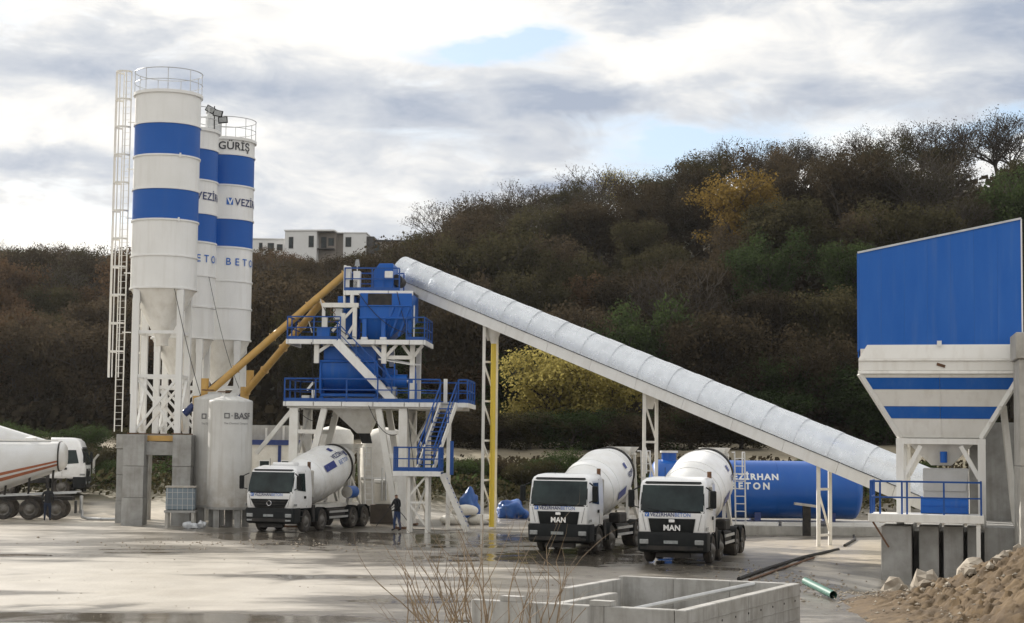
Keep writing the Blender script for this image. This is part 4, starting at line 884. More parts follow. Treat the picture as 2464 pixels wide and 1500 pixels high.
bp_('ledge', [(-HW, -.20, 7.16), (HW, -.20, 7.16), (HW, -.18, 7.235), (-HW, -.18, 7.235)], (0, .12, 0), M['steel_white'])
bp_('upper_panel', [(-HW, -.15, 6.82), (HW, -.15, 6.82), (HW, -.15, 7.155), (-HW, -.15, 7.155)], (0, .03, 0), WH)
bp_('ledge', [(-HW - .02, -.22, 6.70), (HW + .02, -.22, 6.70), (HW + .02, -.18, 6.81), (-HW - .02, -.18, 6.81)], (0, .2, 0), M['steel_white'])
MB().box((.0, -.16, 7.78), (.16, .04, .18)).build('lamp_bracket', M['white'], BN, smooth=False); MB().box((.05, -.165, 7.0), (.30, .03, .10), M=Matrix.Rotation(.3, 3, 'Y')).build('rust_scar', M['rust'], BN, smooth=False)
def hop(z):      # half width and front y of the funnel at a height
    t = (6.70 - z) / (6.70 - 4.42); return HW - (HW - 1.44) * t, -.14 + 1.0 * t
zl = [6.69, 6.56, 6.15, 5.55, 5.12, 4.44]
for k, (za, zb) in enumerate(zip(zl[:-1], zl[1:])):
    (wa, ya), (wb, yb) = hop(za - .006), hop(zb + .006); blue_ = k in (1, 3)
    for s in (-1, 1):
        xa0, xa1 = sorted((s * .006, s * (wa - .10))); xb0, xb1 = sorted((s * .006, s * (wb - .10)))
        bp_('hopper_panel', [(xb0, yb, zb + .006), (xb1, yb, zb + .006), (xa1, ya, za - .006), (xa0, ya, za - .006)], (0, .03, .01), M['clad_blue'] if blue_ else WH)
for s in (-1, 1):
    (wa, ya), (wb, yb) = hop(6.70), hop(4.42); one_bar('edge_flange', (s * (wa - .03), ya - .02, 6.70), (s * (wb - .03), yb - .02, 4.42), .14, .16, WH, BN)
for za, zb in ((6.13, 5.57), (5.10, 4.46)): one_bar('centre_seam', (0, hop(za)[1] - .01, za), (0, hop(zb)[1] - .01, zb), .05, .02, WH, BN)
for k in range(2):      # hopper bodies of the two bays
    y0 = -.08 + 3.5 * k; f4 = lambda w0, ya, yb, z: [Vector((-w0, ya, z)), Vector((w0, ya, z)), Vector((w0, yb, z)), Vector((-w0, yb, z))]
    MB().loft([f4(1.40, y0 + .98, y0 + 2.4, 4.42), f4(HW - .06, y0 + .04, y0 + 3.4, 6.72), f4(HW - .06, y0 + .04, y0 + 3.4, 7.6)]).build('hopper_body', M['steel_white'], BN, smooth=False)
    for i in range(4): one_bar('rib', (HW - .05 - i * .35, y0 + .1, 6.6 - i * .55), (HW - .05 - i * .35, y0 + 3.35, 6.6 - i * .55), .08, .14, M['steel_white'], BN)
    MB().loft([f4(.35, y0 + 1.4, y0 + 2.0, 3.45), f4(1.3, y0 + 1.05, y0 + 2.35, 4.40)]).build('gate_funnel', M['steel_white'], BN, smooth=False)
    one_tube('gate_cylinder', (.1, y0 + 1.0, 3.95), (.1, y0 + 1.0, 3.55), .13, M['blue'], BN, 14)
for y in (.75, 3.6, 7.0):
    for s in (-1, 1):
        one_bar('leg', (s * 1.42, y, 1.35), (s * 1.42, y, 4.25), .27, .27, WH, BN); one_bar('knee_brace', (s * 1.32, y, 3.0), (s * .7, y, 4.15), .15, .15, WH, BN)
    one_bar('header_beam', (-1.56, y, 4.31), (1.56, y, 4.31), .24, .2, WH, BN)
for s in (-1, 1): one_bar('sill_beam', (s * 1.42, .9, 4.2), (s * 1.42, 7.0, 4.2), .2, .2, WH, BN)
for k in range(2): one_bar('outer_strut', (2.6, 1.2 + 3 * k, 1.3), (2.2, 1.2 + 3 * k, 5.6), .2, .2, M['steel_white'], BN)
MB().bb((-.62, .55, 2.2), (.95, 1.9, 3.35)).build('belt_housing', M['belt_grey'] if 'belt_grey' in M else M.setdefault('belt_grey', mat('light_grey_sheet', (.45, .45, .44), .5, .2, col2=(.36, .35, .33), amt=.6, scale=2)), BN, smooth=False, bevel=.03)
bp_('housing_flap', [(-.62, .50, 2.55), (.85, .50, 2.55), (.98, .52, 3.3), (-.62, .52, 3.3)], (0, .03, 0), M['belt_grey'])
MB().tube((-.70, .75, 2.0), (.95, .75, 2.0), .34, None, 20).build('belt_cover', M['blue'], BN); MB().bb((-.7, .35, 1.76), (.95, .42, 1.98)).build('skirt', M['blue'], BN, smooth=False)
MB().bb((-2.4, -1.25, 1.62), (1.45, 1.1, 1.74)).build('platform', M['white'], BN, smooth=False); MB().bb((-2.44, -1.34, 1.48), (1.48, -1.26, 1.76)).build('platform_edge', WH, BN, smooth=False, bevel=.01)
railing(BN, [(-2.36, 1.0, 1.74), (-2.36, -1.2, 1.74), (1.38, -1.2, 1.74), (1.38, .4, 1.74)], 1.15, gap=1.25, r=.032)
railing(BN, [(-2.05, -.9, 1.74), (-1.3, -.9, 1.74)], 1.15, gap=.75, r=.032)
one_bar('support_post', (1.28, -1.2, -1.0), (1.28, -1.2, 1.48), .14, .14, WH, BN); one_bar('stay', (-2.3, -1.2, 1.5), (-1.75, -1.1, .6), .06, .06, M['rust'], BN)
BF = thing('bin_foundation', 'row of grey concrete wall ends under the aggregate bin', 'foundation', (15.22, 62.0, 0), -.26)
for x0, x1, y0 in ((-2.02, -.98, -.95), (-.74, -.06, -.60), (.10, .77, -.55), (.90, 1.22, -.35), (1.48, 2.52, -.35), (2.62, 3.6, .8)):
    MB().bb((x0, y0, -1.5), (x1, y0 + 6.0, 1.46)).build('wall_end', M['concrete'], BF, smooth=False, bevel=.02)
MB().bb((-.98, 1.2, -1.5), (1.5, 6.0, 1.2)).build('back_wall', M['concrete'], BF, smooth=False)
RW = thing('ramp_pillar', 'tall grey concrete pillar beside the bin at the edge of the frame', 'pillar', (17.05, 58.6, 0), -.2)
for z0, z1, q in ((-1.5, 3.6, 0), (3.612, 7.2, .012), (7.212, 8.1, -.09)): MB().bb((q, q, z0), (2.2, 2.4, z1)).build('concrete_lift', M['concrete_pale'], RW, smooth=False, bevel=.02)

RT_ = thing('added_ramp_wall', 'added ramp wall standing in for shade under the far end of the bin', 'wall', (17.6, 67.2, 0), -.2)  # wall added to give the dark shading behind the bin legs
for k in range(4): MB().bb((k * 2.2 + .005, 0, -1.2), ((k + 1) * 2.2 - .005, .5, 5.2)).build('wall_panel', M['concrete'], RT_, smooth=False, bevel=.02)
for k in range(5): MB().bb((k * 1.4 + .2, -2.6, -1.2), (k * 1.4 + .42, -2.3, 5.3)).build('column', M['steel_white'], RT_, smooth=False)

# ---------------------------------------------------------------- blue water tank
TK = thing('water_tank', 'long blue horizontal water tank with white lettering on its side', 'tank', (11.95, 85.6, 0), 0.0)
RX = Matrix.Translation((0, 0, 2.12)) @ Matrix.Rotation(R(90), 4, 'Y'); rT = 1.40; LT_ = 4.75
for k in range(5): MB().lathe([(rT, -LT_ + k * 1.9 + .004), (rT, -LT_ + (k + 1) * 1.9 - .004)], 56, RX, caps=False).build('shell_ring', M['tank_blue'], TK)
for s in (-1, 1):
    MB().lathe([(rT * math.cos(t), s * (LT_ + .45 * math.sin(t))) for t in [k * math.pi / 14 for k in range(8)]], 56, RX).build('dished_end', M['tank_blue'], TK)
mh = MB().lathe([(.36, 3.4), (.36, 3.85)], 24).build('manhole_neck', M['tank_blue'], TK); mh.location = (-4.2, 0, 0); MB().lathe([(.44, 3.85), (.44, 3.95)], 24).build('manhole_lid', M['white'], mh)
for x in (-3.6, 0, 3.6): MB().bb((x - .15, -1.0, .62), (x + .15, 1.0, 1.05)).build('saddle', M['navy_motor'], TK, smooth=False)
def tank_text(body, size, x0, ph0, sp):
    text_obj(body, size, lambda x, y: (x0 + x, -(rT + .012) * math.cos(ph0 + y / rT), 2.12 + (rT + .012) * math.sin(ph0 + y / rT)), M['text_white'], TK, sp, 1.0, 0, bold=.018)
tank_text('VEZİRHAN', .44, -1.55, .36, 1.22); tank_text('BETON', .44, -1.35, .03, 1.5)
lg = bpy.data.objects.new('logo', None)
PL = thing('tank_plinth', 'low concrete plinth wall with white beams under the blue tank', 'plinth', (11.95, 85.6, 0))
MB().bb((-5.2, -1.5, -.1), (6.4, -1.1, .40)).build('wall', M['concrete_pale'], PL, smooth=False, bevel=.02); MB().bb((-5.2, 1.1, -.1), (6.4, 1.5, .40)).build('wall', M['concrete_pale'], PL, smooth=False, bevel=.02)
for x0, x1 in ((-5.2, .95), (1.1, 2.9), (3.3, 6.3)): MB().bb((x0, -1.35, .41), (x1, -1.12, .60)).build('beam', M['white'], PL, smooth=False, bevel=.01)
MB().bb((-5.2, 1.12, .41), (6.3, 1.35, .60)).build('beam', M['white'], PL, smooth=False, bevel=.01)
PS = thing('pump_stand', 'small grey pump table standing before the blue tank', 'pump stand', (14.1, 83.4, gz(14.1, 83.4)))
MB().box((0, 0, 1.45), (1.15, .4, .12), M=Matrix.Rotation(.12, 3, 'Y')).build('top', M['concrete_pale'], PS, smooth=False); MB().bb((-.18, -.12, 0), (.18, .12, 1.4)).build('post', M['dark'], PS, smooth=False)

# ---------------------------------------------------------------- concrete mixer trucks
def rrect(xf, xb, hw, r, z, n=4):
    pts = []
    for cx, cy, a0 in ((xf - r, hw - r, 0), (xb + .06, hw - .06, 90), (xb + .06, -hw + .06, 180), (xf - r, -hw + r, 270)):
        q = r if cx == xf - r else .06
        for k in range(n + 1):
            a = R(a0 + 90 * k / n); pts.append(Vector((cx + q * math.cos(a), cy + q * math.sin(a), z)))
    return pts
def wheel(parent, x, y, r=.52, w_=.30, dual=False, yaw=0.0, src=None):
    s = 1 if y > 0 else -1
    if src is None:
        o = bpy.data.objects.new('wheel', None); C.objects.link(o); o.parent = parent
        Ry = Matrix.Rotation(R(-90), 4, 'X')    # axis +y outward
        W_ = w_ * (1.9 if dual else 1)
        MB().lathe([(r * .56, -W_ + .02), (r * .86, -W_), (r, -W_ + .06), (r, -.06), (r * .86, 0), (r * .58, -.02)], 30, Ry, caps=False).build('tyre', M['tyre'], o)
        MB().lathe([(r * .57, -.03), (r * .52, -.05), (r * .44, -.16 if dual else -.06), (r * .30, -.14 if dual else .01), (r * .2, -.06 if dual else .05), (r * .16, .02 if dual else .07), (.01, .02 if dual else .07)], 24, Ry, caps=False).build('rim', M['rim'], o)
        MB().lathe([(r * .57, -W_ + .02), (.01, -W_ + .04)], 24, Ry, caps=False).build('inner_disc', M['dark'], o)
    else: o = dup(src, parent)
    o.location = (x, y, r); o.rotation_euler = (0, 0, 0 if s > 0 else math.pi); return o
WHEELS = {}
def get_wheel(parent, x, y, r=.52, dual=False):
    k = (r, dual); o = wheel(parent, x, y, r, .30, dual, 0, WHEELS.get(k)); WHEELS.setdefault(k, o); return o
def front_fn(secs):
    # x of the cab front at height z
    def fx(z):
        for (z0, x0, *_), (z1, x1, *_) in zip(secs[:-1], secs[1:]):
            if z <= z1: return x0 + (x1 - x0) * max(0, (z - z0)) / (z1 - z0)
        return secs[-1][1]
    return fx
def half_fn(secs):
    def h(z):
        for (z0, _, h0, *_), (z1, _, h1, *_) in zip(secs[:-1], secs[1:]):
            if z <= z1: return h0 + (h1 - h0) * max(0, (z - z0)) / (z1 - z0)
        return secs[-1][2]
    return h
def cab(o, kind):
    if kind == 'man': secs = [(1.05, -.10, 1.20, .16), (1.15, -.06, 1.22, .16), (1.75, -.03, 1.23, .16), (1.9, -.04, 1.23, .16), (2.80, -.26, 1.19, .12), (2.92, -.34, 1.15, .14), (3.01, -.52, 1.07, .2), (3.06, -.85, .92, .25)]; wz = (1.88, 2.78); xb = -1.95
    elif kind == 'axor': secs = [(1.12, -.10, 1.20, .16), (1.25, -.05, 1.22, .16), (1.78, -.03, 1.22, .16), (1.92, -.05, 1.22, .16), (2.80, -.34, 1.15, .16), (2.92, -.44, 1.10, .16), (3.02, -.70, 1.02, .2), (3.08, -1.0, .92, .25)]; wz = (1.88, 2.78); xb = -2.0
    else: secs = [(1.05, -.10, 1.20, .16), (1.2, -.06, 1.22, .16), (1.75, -.03, 1.23, .16), (1.9, -.04, 1.23, .16), (2.85, -.28, 1.17, .16), (3.2, -.42, 1.13, .16), (3.38, -.62, 1.05, .2), (3.45, -.95, .90, .25)]; wz = (1.90, 2.76); xb = -2.1
    fx, hf = front_fn(secs), half_fn(secs); CB = M['cab']
    MB().loft([rrect(x, xb, h, r, z) for z, x, h, r in secs]).build('cab_shell', CB, o, ang=.7)
    def fpatch(name, poly, mt, out=.02, par=None, t=.02):    # poly in (y, z) on the front face, plan-curved towards the sides
        def P_(y, z, d): 
            h = hf(z); e_ = max(0.0, abs(y) - (h - .155)); cv = .155 - math.sqrt(max(0.0, .155 ** 2 - min(e_, .15) ** 2)); return Vector((fx(z) + d - cv, y, z))
        n = 14; top = poly[1]; bot = poly[0]; rows = []
        m_ = 3; v = []; f = []
        for j in range(m_ + 1):
            z = bot[2] + (top[2] - bot[2]) * j / m_; a = bot[0] + (top[0] - bot[0]) * j / m_; b = bot[1] + (top[1] - bot[1]) * j / m_
            for i in range(n + 1): v.append(P_(a + (b - a) * i / n, z, out))
        for j in range(m_):
            for i in range(n): k = j * (n + 1) + i; f.append((k, k + 1, k + n + 2, k + n + 1))
        nv = len(v); v += [p - Vector((t, 0, 0)) for p in v]; f2 = [tuple(nv + i for i in reversed(q)) for q in f]
        edge = [i for i in range(n + 1)] + [j * (n + 1) + n for j in range(1, m_ + 1)] + [m_ * (n + 1) + i for i in range(n - 1, -1, -1)] + [j * (n + 1) for j in range(m_ - 1, 0, -1)]
        f3 = [(edge[k], edge[(k + 1) % len(edge)], nv + edge[(k + 1) % len(edge)], nv + edge[k]) for k in range(len(edge))]
        return MB().add(v, f + f2 + f3).build(name, mt, par or o, ang=.5)
    hw = 1.155
    fr = fpatch('windscreen_frame', [(-hw, hw, wz[0] - .06), (-hw + .05, hw - .05, wz[1] + .06)], M['black'], .010)
    fpatch('windscreen', [(-hw + .035, hw - .035, wz[0]), (-hw + .07, hw - .07, wz[1])], M['glass'], .022)
    for y in (-.45, .35): MB().bar((fx(wz[0]) + .05, y, wz[0] + .02), (fx(wz[0] + .3) + .05, y - .5, wz[0] + .10), .02).build('wiper', M['black'], o, smooth=False)
    # sides: window, door, handle
    for s in (-1, 1):
        def sp(x, z, d=.012): return Vector((x, s * (hf(z) + d), z))
        a = [(-.42, 1.95), (-1.25, 1.88), (-1.25, 2.72), (-.60, 2.72)]
        def side_poly(name, pl, mt, d, par=None): return MB().prism([sp(x, z, d) for x, z in pl], (0, -s * .02, 0)).build(name, mt, par or o, smooth=False)
        dr = side_poly('door', [(-.30, 1.15), (-1.35, 1.15), (-1.35, 2.80), (-.52, 2.80), (-.30, 1.95)], CB, .010)
        side_poly('side_window', a, M['glass'], .022, dr)
        MB().box((-1.18, s * (hf(1.6) + .03), 1.62), (.16, .03, .12)).build('door_handle', M['black'], dr, smooth=False)
        one_bar('door_seam', sp(-1.38, 1.15, .014), sp(-1.38, 2.85, .014), .015, .01, M['text_grey'], dr)
        # mirrors
        m = MB().box((-.05, s * 1.46, 2.30), (.14, .22, .62)).build('mirror', M['black'], o, smooth=False, bevel=.04); MB().box((-.125, s * 1.46, 2.32), (.012, .18, .52)).build('mirror_glass', M['glass'], m, smooth=False)
        [MB().bar(pa, pb, .04).build('mirror_arm', M['black'], m, smooth=False) for pa, pb in (((-.25, s * 1.18, 2.72), (-.06, s * 1.42, 2.58)), ((-.15, s * 1.2, 1.98), (-.05, s * 1.42, 2.05)))]
        None and m.build('mirror_arm', M['black'], m, smooth=False)
        if kind == 'axor': fpatch('corner_panel', [(s * .78 - .0, s * 1.1, 1.14) if s > 0 else (-1.1, -.78, 1.14), (s * .98, s * 1.17, 1.55) if s > 0 else (-1.17, -.98, 1.55)], CB, .025)
        else: fpatch('corner_panel', [(.80, 1.14, 1.16) if s > 0 else (-1.14, -.80, 1.16), (.88, 1.17, 1.64) if s > 0 else (-1.17, -.88, 1.64)], CB, .022)
    if kind == 'axor':
        fpatch('grille', [(-.70, .70, 1.08), (-.98, .98, 1.55)], M['black'], .02); 
        for z in (1.18, 1.31, 1.44): fpatch('grille_bar', [(-.72 - (z - 1.12) * .5, .72 + (z - 1.12) * .5, z - .02), (-.74 - (z - 1.12) * .5, .74 + (z - 1.12) * .5, z + .02)], M['dark'], .045)
        MB().ring(.11, 0, .014, 20, Matrix.Translation((fx(1.4) + .07, 0, 1.36)) @ Matrix.Rotation(R(90), 4, 'Y')).build('emblem', M['chrome'], o)
    else:
        fpatch('grille', [(-.74, .74, 1.06), (-.84, .84, 1.62)], M['black'], .024); MB().box((fx(1.5) + .06, 0, 1.535), (.03, .22, .11)).build('emblem', M['chrome'], o, smooth=False, bevel=.015)
        if kind == 'man': text_obj('MAN', .27, lambda x, y: (fx(1.25) + .06, -.30 + x, 1.21 + y), M['chrome'], o, 1.05, 1.0, 0, bold=.010)
        for z in (1.08, 1.14): fpatch('grille_bar', [(-.58, .58, z - .012), (-.6, .6, z + .012)], M['dark'], .04)
    if kind != 'tractor':
        q = -.72; zt = 1.68
        MB().add([(fx(zt) + .035, q - .24, zt), (fx(zt) + .035, q - .09, zt), (fx(zt) + .03, q - .09, zt + .14), (fx(zt) + .03, q - .24, zt + .14)], [(0, 1, 2, 3)]).build('logo', M['logo_blue'], o, smooth=False)
        text_obj('V', .13, lambda x, y: (fx(zt) + .042, q - .215 + x, zt + .025 + y), M['text_white'], o, step=0, name='logo_mark', bold=.004)
        text_obj('VEZİRHAN', .19, lambda x, y: (fx(zt) + .036, q - .05 + x, zt + .01 + y), M['navy'], o, 1.0, .92, 0, bold=.003); text_obj('BETON', .19, lambda x, y: (fx(zt) + .036, q + .82 + x, zt + .01 + y), M['logo_blue'], o, 1.05, .9, 0)
    # bumper, lamps, plate, steps
    bm_ = MB().loft([rrect(x, -.75, h, .14, z) for z, x, h in ((.42, -.12, 1.16), (.50, -.02, 1.24), (1.06, .03, 1.25), (1.14, -.02, 1.23))]).build('bumper', M['black'], o, ang=.7)
    for s in (-1, 1):
        hl = MB().box((.02, s * .98, .80), (.05, .32, .17)).build('headlight', M['lamp'], bm_, smooth=False, bevel=.02)
        MB().box((.03, s * .98, .58), (.04, .26, .08)).build('fog_lamp', M['lamp'] if kind == 'axor' else M['dark'], bm_, smooth=False)
    MB().box((.05, -.02, .80), (.015, .50, .11)).build('number_plate', M['plate'], bm_, smooth=False)
    text_obj('34 BAC 70', .10, lambda x, y: (.062, -.25 + x, .785 + y), M['text_black'], bm_, 1.0, .85, 0, 'plate_number') if False else None
    MB().bb((-.1, -.9, .52), (.035, .9, .66)).build('air_intake', M['dark'], bm_, smooth=False); MB().bb((-.4, -.6, .25), (-.2, .6, .42)).build('under_run_bar', M['dark'], bm_, smooth=False)
    if kind == 'axor': MB().bb((-1.75, -.45, 3.06), (-1.1, .65, 3.22)).build('roof_air_unit', CB, o, smooth=False, bevel=.05)
    MB().bar((-.8, -.4, 3.06 if kind != 'tractor' else 3.44), (-.8, -.4, 3.4 if kind != 'tractor' else 3.8), .015).build('aerial', M['black'], o, smooth=False)
    # sun visor strip, panel joints, air vents and a dashboard glimpsed through the screen
    fpatch('visor', [(-1.02, 1.02, wz[1] + .07), (-.98, .98, wz[1] + .13)], M['black'], .035)
    for s in (-1, 1):
        one_bar('corner_joint', (fx(1.3) + .03, s * .93, 1.2), (fx(1.75) + .02, s * 1.06, 1.78), .012, .012, M['text_grey'], o)
        MB().box((-.2, s * 1.235, 1.28), (.30, .02, .10)).build('side_marker', M['lamp'], o, smooth=False)
        for k in range(3): MB().bb((-1.0, s * 1.05, .45 + .27 * k), (-.66, s * 1.25, .49 + .27 * k)).build('cab_step', M['dark'], o, smooth=False)
    return o
def mixer_truck(label, loc, heading, kind, stripe=0.0):
    # local +x forward, front bumper at x = 0
    o = thing('concrete_mixer_truck', label, 'mixer truck', loc, heading, 'concrete mixer trucks')
    cab(o, kind)
    ch = MB()
    for s in (-1, 1): ch.bb((-9.2, s * .42 - .05, .72), (-.6, s * .42 + .05, 1.0))
    for x in (-2.2, -3.9, -5.2, -6.2, -7.6, -9.1): ch.bb((x - .06, -.40, .74), (x + .06, .40, .98))
    ch.build('chassis', M['dark'], o, smooth=False)
    for x in (-1.45, -3.2): 
        for s in (-1, 1): get_wheel(o, x, s * 1.22)
    for x in (-6.75, -8.12):
        for s in (-1, 1): get_wheel(o, x, s * 1.24, .52, True)
    for x in (-1.45, -3.2, -6.75, -8.12):
        for s in (-1, 1):
            pr = [(.60 * math.cos(t), .60 * math.sin(t)) for t in [R(-5 + 190 * k / 10) for k in range(11)]]; w0, w1 = (s * .90, s * 1.25)
            MB().add([(x + a, w0, .52 + b) for a, b in pr] + [(x + a, w1, .52 + b) for a, b in pr], [(i, i + 1, 12 + i, 11 + i) for i in range(10)]).build('mudguard', M['black'], o, ang=.5)
    for x in (-1.45, -3.2, -6.75, -8.12): one_tube('axle', (x, -.9, .52), (x, .9, .52), .09, M['dark'], o)
    for s in (-1, 1):
        MB().bb((-5.9, s * .6 - .0, .55), (-4.1, s * 1.15, .98)).build('fuel_tank' if s > 0 else 'tool_box', M['dark'], o, smooth=False, bevel=.05)
        sd = MB().bar((-6.05, s * 1.22, .60), (-3.95, s * 1.22, .60), .04, .10).bar((-6.05, s * 1.22, .86), (-3.95, s * 1.22, .86), .04, .10).build('side_guard', M['galv_pipe'], o, smooth=False)
        MB().bb((-2.35, s * .85, .45), (-2.05, s * 1.22, 1.25)).build('step_box', M['dark'], o, smooth=False, bevel=.02)
    # drum frame and drum
    for s in (-1, 1): MB().bb((-9.0, s * .55 - .06, 1.02), (-2.2, s * .55 + .06, 1.20)).build('subframe', M['steel_white'], o, smooth=False)
    A0 = Vector((-2.65, 0, 2.05)); tilt = R(13.5)
    DM = Matrix.Translation(A0) @ Matrix.Rotation(R(-90) + tilt, 4, 'Y')
    prof = [(.30, -.05), (.42, 0), (.80, .12), (1.02, .45), (1.14, .95), (1.20, 1.6), (1.20, 3.35), (1.16, 3.6), (1.00, 4.35), (.93, 4.6), (.62, 5.55), (.60, 5.7)]
    def drum(name, lo, hi, mt):
        p = [(r, z) for r, z in prof if lo < z < hi]
        def ra(z):
            for (r0, z0), (r1, z1) in zip(prof[:-1], prof[1:]):
                if z0 <= z <= z1: return r0 + (r1 - r0) * (z - z0) / (z1 - z0)
        return MB().lathe([(ra(lo), lo)] + p + [(ra(hi), hi)], 52, DM, caps=False).build(name, mt, o, ang=.5)
    D_ = drum('drum', -.05, 5.7, M['drum'])
    for z in (.95, 1.6, 3.35): MB().ring((1.145 if z < 1 else 1.2), z, .018, 48, DM).build('weld_seam', M['drum'], D_)
    MB().lathe([(.975, 4.34), (1.05, 4.34), (1.05, 4.48), (.96, 4.48)], 48, DM, caps=False).build('roller_track', M['dark'], D_)
    def dfn(ph0, z0):       # lettering wrapped on the drum: text x runs along the axis towards the rear, y round the drum
        def fn(x, y):
            z = z0 + x
            r = 1.225 if z < 3.35 else 1.225 - .215 * (z - 3.35)
            a = ph0 - y / 1.2
            return DM @ Vector((r * math.cos(a), r * math.sin(a), z))
        return fn
    for s in (1,):
        bandm = M['navy_band']
        fn = dfn(R(70) if kind == 'axor' else R(112), 1.25 if kind == 'axor' else 1.45); n = 8; v = [fn(1.15 * i / n, q) for q in (0, .34) for i in range(n + 1)]
        MB().add(v, [(i, i + 1, n + 2 + i, n + 1 + i) for i in range(n)]).build('drum_stripe', bandm, D_, smooth=False)
        if kind == 'axor':
            text_obj('VEZİRHAN', .34, dfn(R(52), 2.45), M['navy'], D_, 1.05, 1.0, .12, bold=.006); text_obj('BETON', .32, dfn(R(70), 2.75), M['logo_blue'], D_, 1.3, 1.0, .12)
            fq = dfn(R(32), 2.85); MB().add([fq(0, 0), fq(.28, 0), fq(.28, .28), fq(0, .28)], [(0, 1, 2, 3)]).build('drum_logo', bandm, D_, smooth=False); fq = dfn(R(58), 3.95); MB().add([fq(0, 0), fq(.28, 0), fq(.28, .34), fq(0, .34)], [(0, 1, 2, 3)]).build('drum_logo', bandm, D_, smooth=False)
        else:
            text_obj('VEZİRHAN', .30, dfn(R(85), 2.95), M['navy'], D_, 1.0, .8, .12, bold=.006); fn = dfn(R(66), 2.9); MB().add([fn(0, 0), fn(.25, 0), fn(.25, .25), fn(0, .25)], [(0, 1, 2, 3)]).build('drum_logo', bandm, D_, smooth=False)
    # front pedestal, rear pedestal, hopper, chute, ladder, water tank
    fp = MB().bb((-2.62, -.75, 1.0), (-2.35, .75, 1.9)).build('front_pedestal', M['steel_white'], o, smooth=False, bevel=.03); one_tube('gearbox', (-2.7, 0, 2.06), (-2.35, 0, 2.0), .34, M['dark'], o, 20)
    MB().box((-2.28, .95, 2.2), (.22, .34, 1.3)).build('water_column', M['dirty_white'], o, smooth=False, bevel=.05); one_tube('exhaust_pipe', (-2.15, .95, 1.2), (-2.15, .95, 3.25), .08, M['rust'], o, 10)
    for s in (-1, 1): MB().bar((-8.9, s * .62, 1.1), (-7.75, s * .55, 2.5), .14).bar((-7.3, s * .62, 1.1), (-7.75, s * .55, 2.5), .14).bar((-8.95, s * .6, 1.1), (-8.75, s * .5, 3.9), .10).build('rear_pedestal', M['steel_white'], o, smooth=False)
    MB().bb((-8.95, -.55, 3.78), (-8.6, .55, 3.86)).build('rear_crossbeam', M['steel_white'], o, smooth=False)
    MB().loft([[Vector((-8.75 + a * .62, b * .55, 4.12)) for a, b in ((-1, -1), (1, -1), (1, 1), (-1, 1))], [Vector((-8.6 + a * .25, b * .25, 3.55)) for a, b in ((-1, -1), (1, -1), (1, 1), (-1, 1))]], cap=False).build('charge_hopper', M['steel_white'], o, smooth=False)
    MB().loft([[Vector((-9.0 + .1 * k, .30 * math.cos(t), 3.1 - .62 * k * .9 - .26 * math.sin(t))) for t in [math.pi * i / 8 for i in range(9)]] for k in range(3)], cap=False).build('discharge_chute', M['dirty_white'], o)
    ld = MB()
    for y in (.78, 1.18): ld.bar((-9.15, y, 1.1), (-8.85, y, 3.95), .05)
    for k in range(9): ld.bar((-9.12 + .03 * k, .78, 1.3 + .3 * k), (-9.12 + .03 * k, 1.18, 1.3 + .3 * k), .035)
    ld.bar((-8.85, 1.18, 3.95), (-8.3, 1.18, 3.95), .045).bar((-8.85, .78, 3.95), (-8.3, .78, 3.95), .045).bar((-8.3, 1.18, 3.0), (-8.3, 1.18, 3.95), .045)
    ld.build('ladder', M['white'], o, smooth=False)
    if kind == 'axor': one_tube('water_tank', (-7.25, .98, 1.75), (-6.45, .98, 1.75), .30, M['blue'], o, 22); one_tube('tank_end', (-6.45, .98, 1.75), (-6.41, .98, 1.75), .29, M['dirty_white'], o, 22)
    else: MB().bb((-5.3, .75, 1.05), (-4.2, 1.2, 1.45)).build('water_box', M['dark'], o, smooth=False, bevel=.05)
    for s in (-1, 1): MB().bb((-9.3, s * .75 - .22, .45), (-9.26, s * .75 + .22, 1.0)).build('mud_flap', M['rubber'], o, smooth=False)
    return o
M['navy_band'] = mat('navy_band_paint', (0.012, 0.03, 0.20), 0.4, col2=(.03, .05, .22), amt=.5, scale=2)
M['dirty_white'] = mat('cement_splashed_white', (0.50, 0.48, 0.44), 0.7, col2=(0.30, 0.275, 0.235), amt=0.9, scale=2.2)
def head(a): return math.atan2(-math.cos(R(a)), -math.sin(R(a)))     # facing the camera, turned a degrees to its right
mixer_truck('white mixer truck with blue drum lettering loading under the tower', (-11.05, 80.6, 0), head(19), 'axor')
mixer_truck('white mixer truck with plain drum, second along, beside the yellow pipe leg', (1.85, 67.2, 0), head(20), 'man')
mixer_truck('white mixer truck parked closest, in front of the blue water tank', (5.68, 61.6, 0), head(16.5), 'man')
# ---------------------------------------------------------------- cement tanker trailer, seen from its side, rear end towards the silos
TR = thing('tanker_trailer', 'white cement tanker trailer with orange stripes and dark wheels', 'tanker', (-22.9, 92.6, 0), .14)
def trsec(x):      # (bottom z, top z, half width) of the tank along its length, x = 0 at the rear end, negative forward
    t = min(1.0, max(0.0, -x / 4.8)); t = t if x > -4.8 else max(0.0, 1 - (-x - 4.8) / 4.8)
    return 2.55 - 1.75 * t, 4.05, 1.22
def trring(x, k=1.0, n=28, grow_=0.0):
    b, tp, hw = trsec(x); c = (b + tp) / 2; hh = (tp - b) / 2 * k + grow_; hw = hw * k + grow_
    out = []
    for i in range(n):
        a = 2 * math.pi * i / n; ca, sa = math.cos(a), math.sin(a); out.append(Vector((x, hw * abs(ca) ** .75 * (1 if ca > 0 else -1), c + hh * abs(sa) ** .8 * (1 if sa > 0 else -1))))
    return out
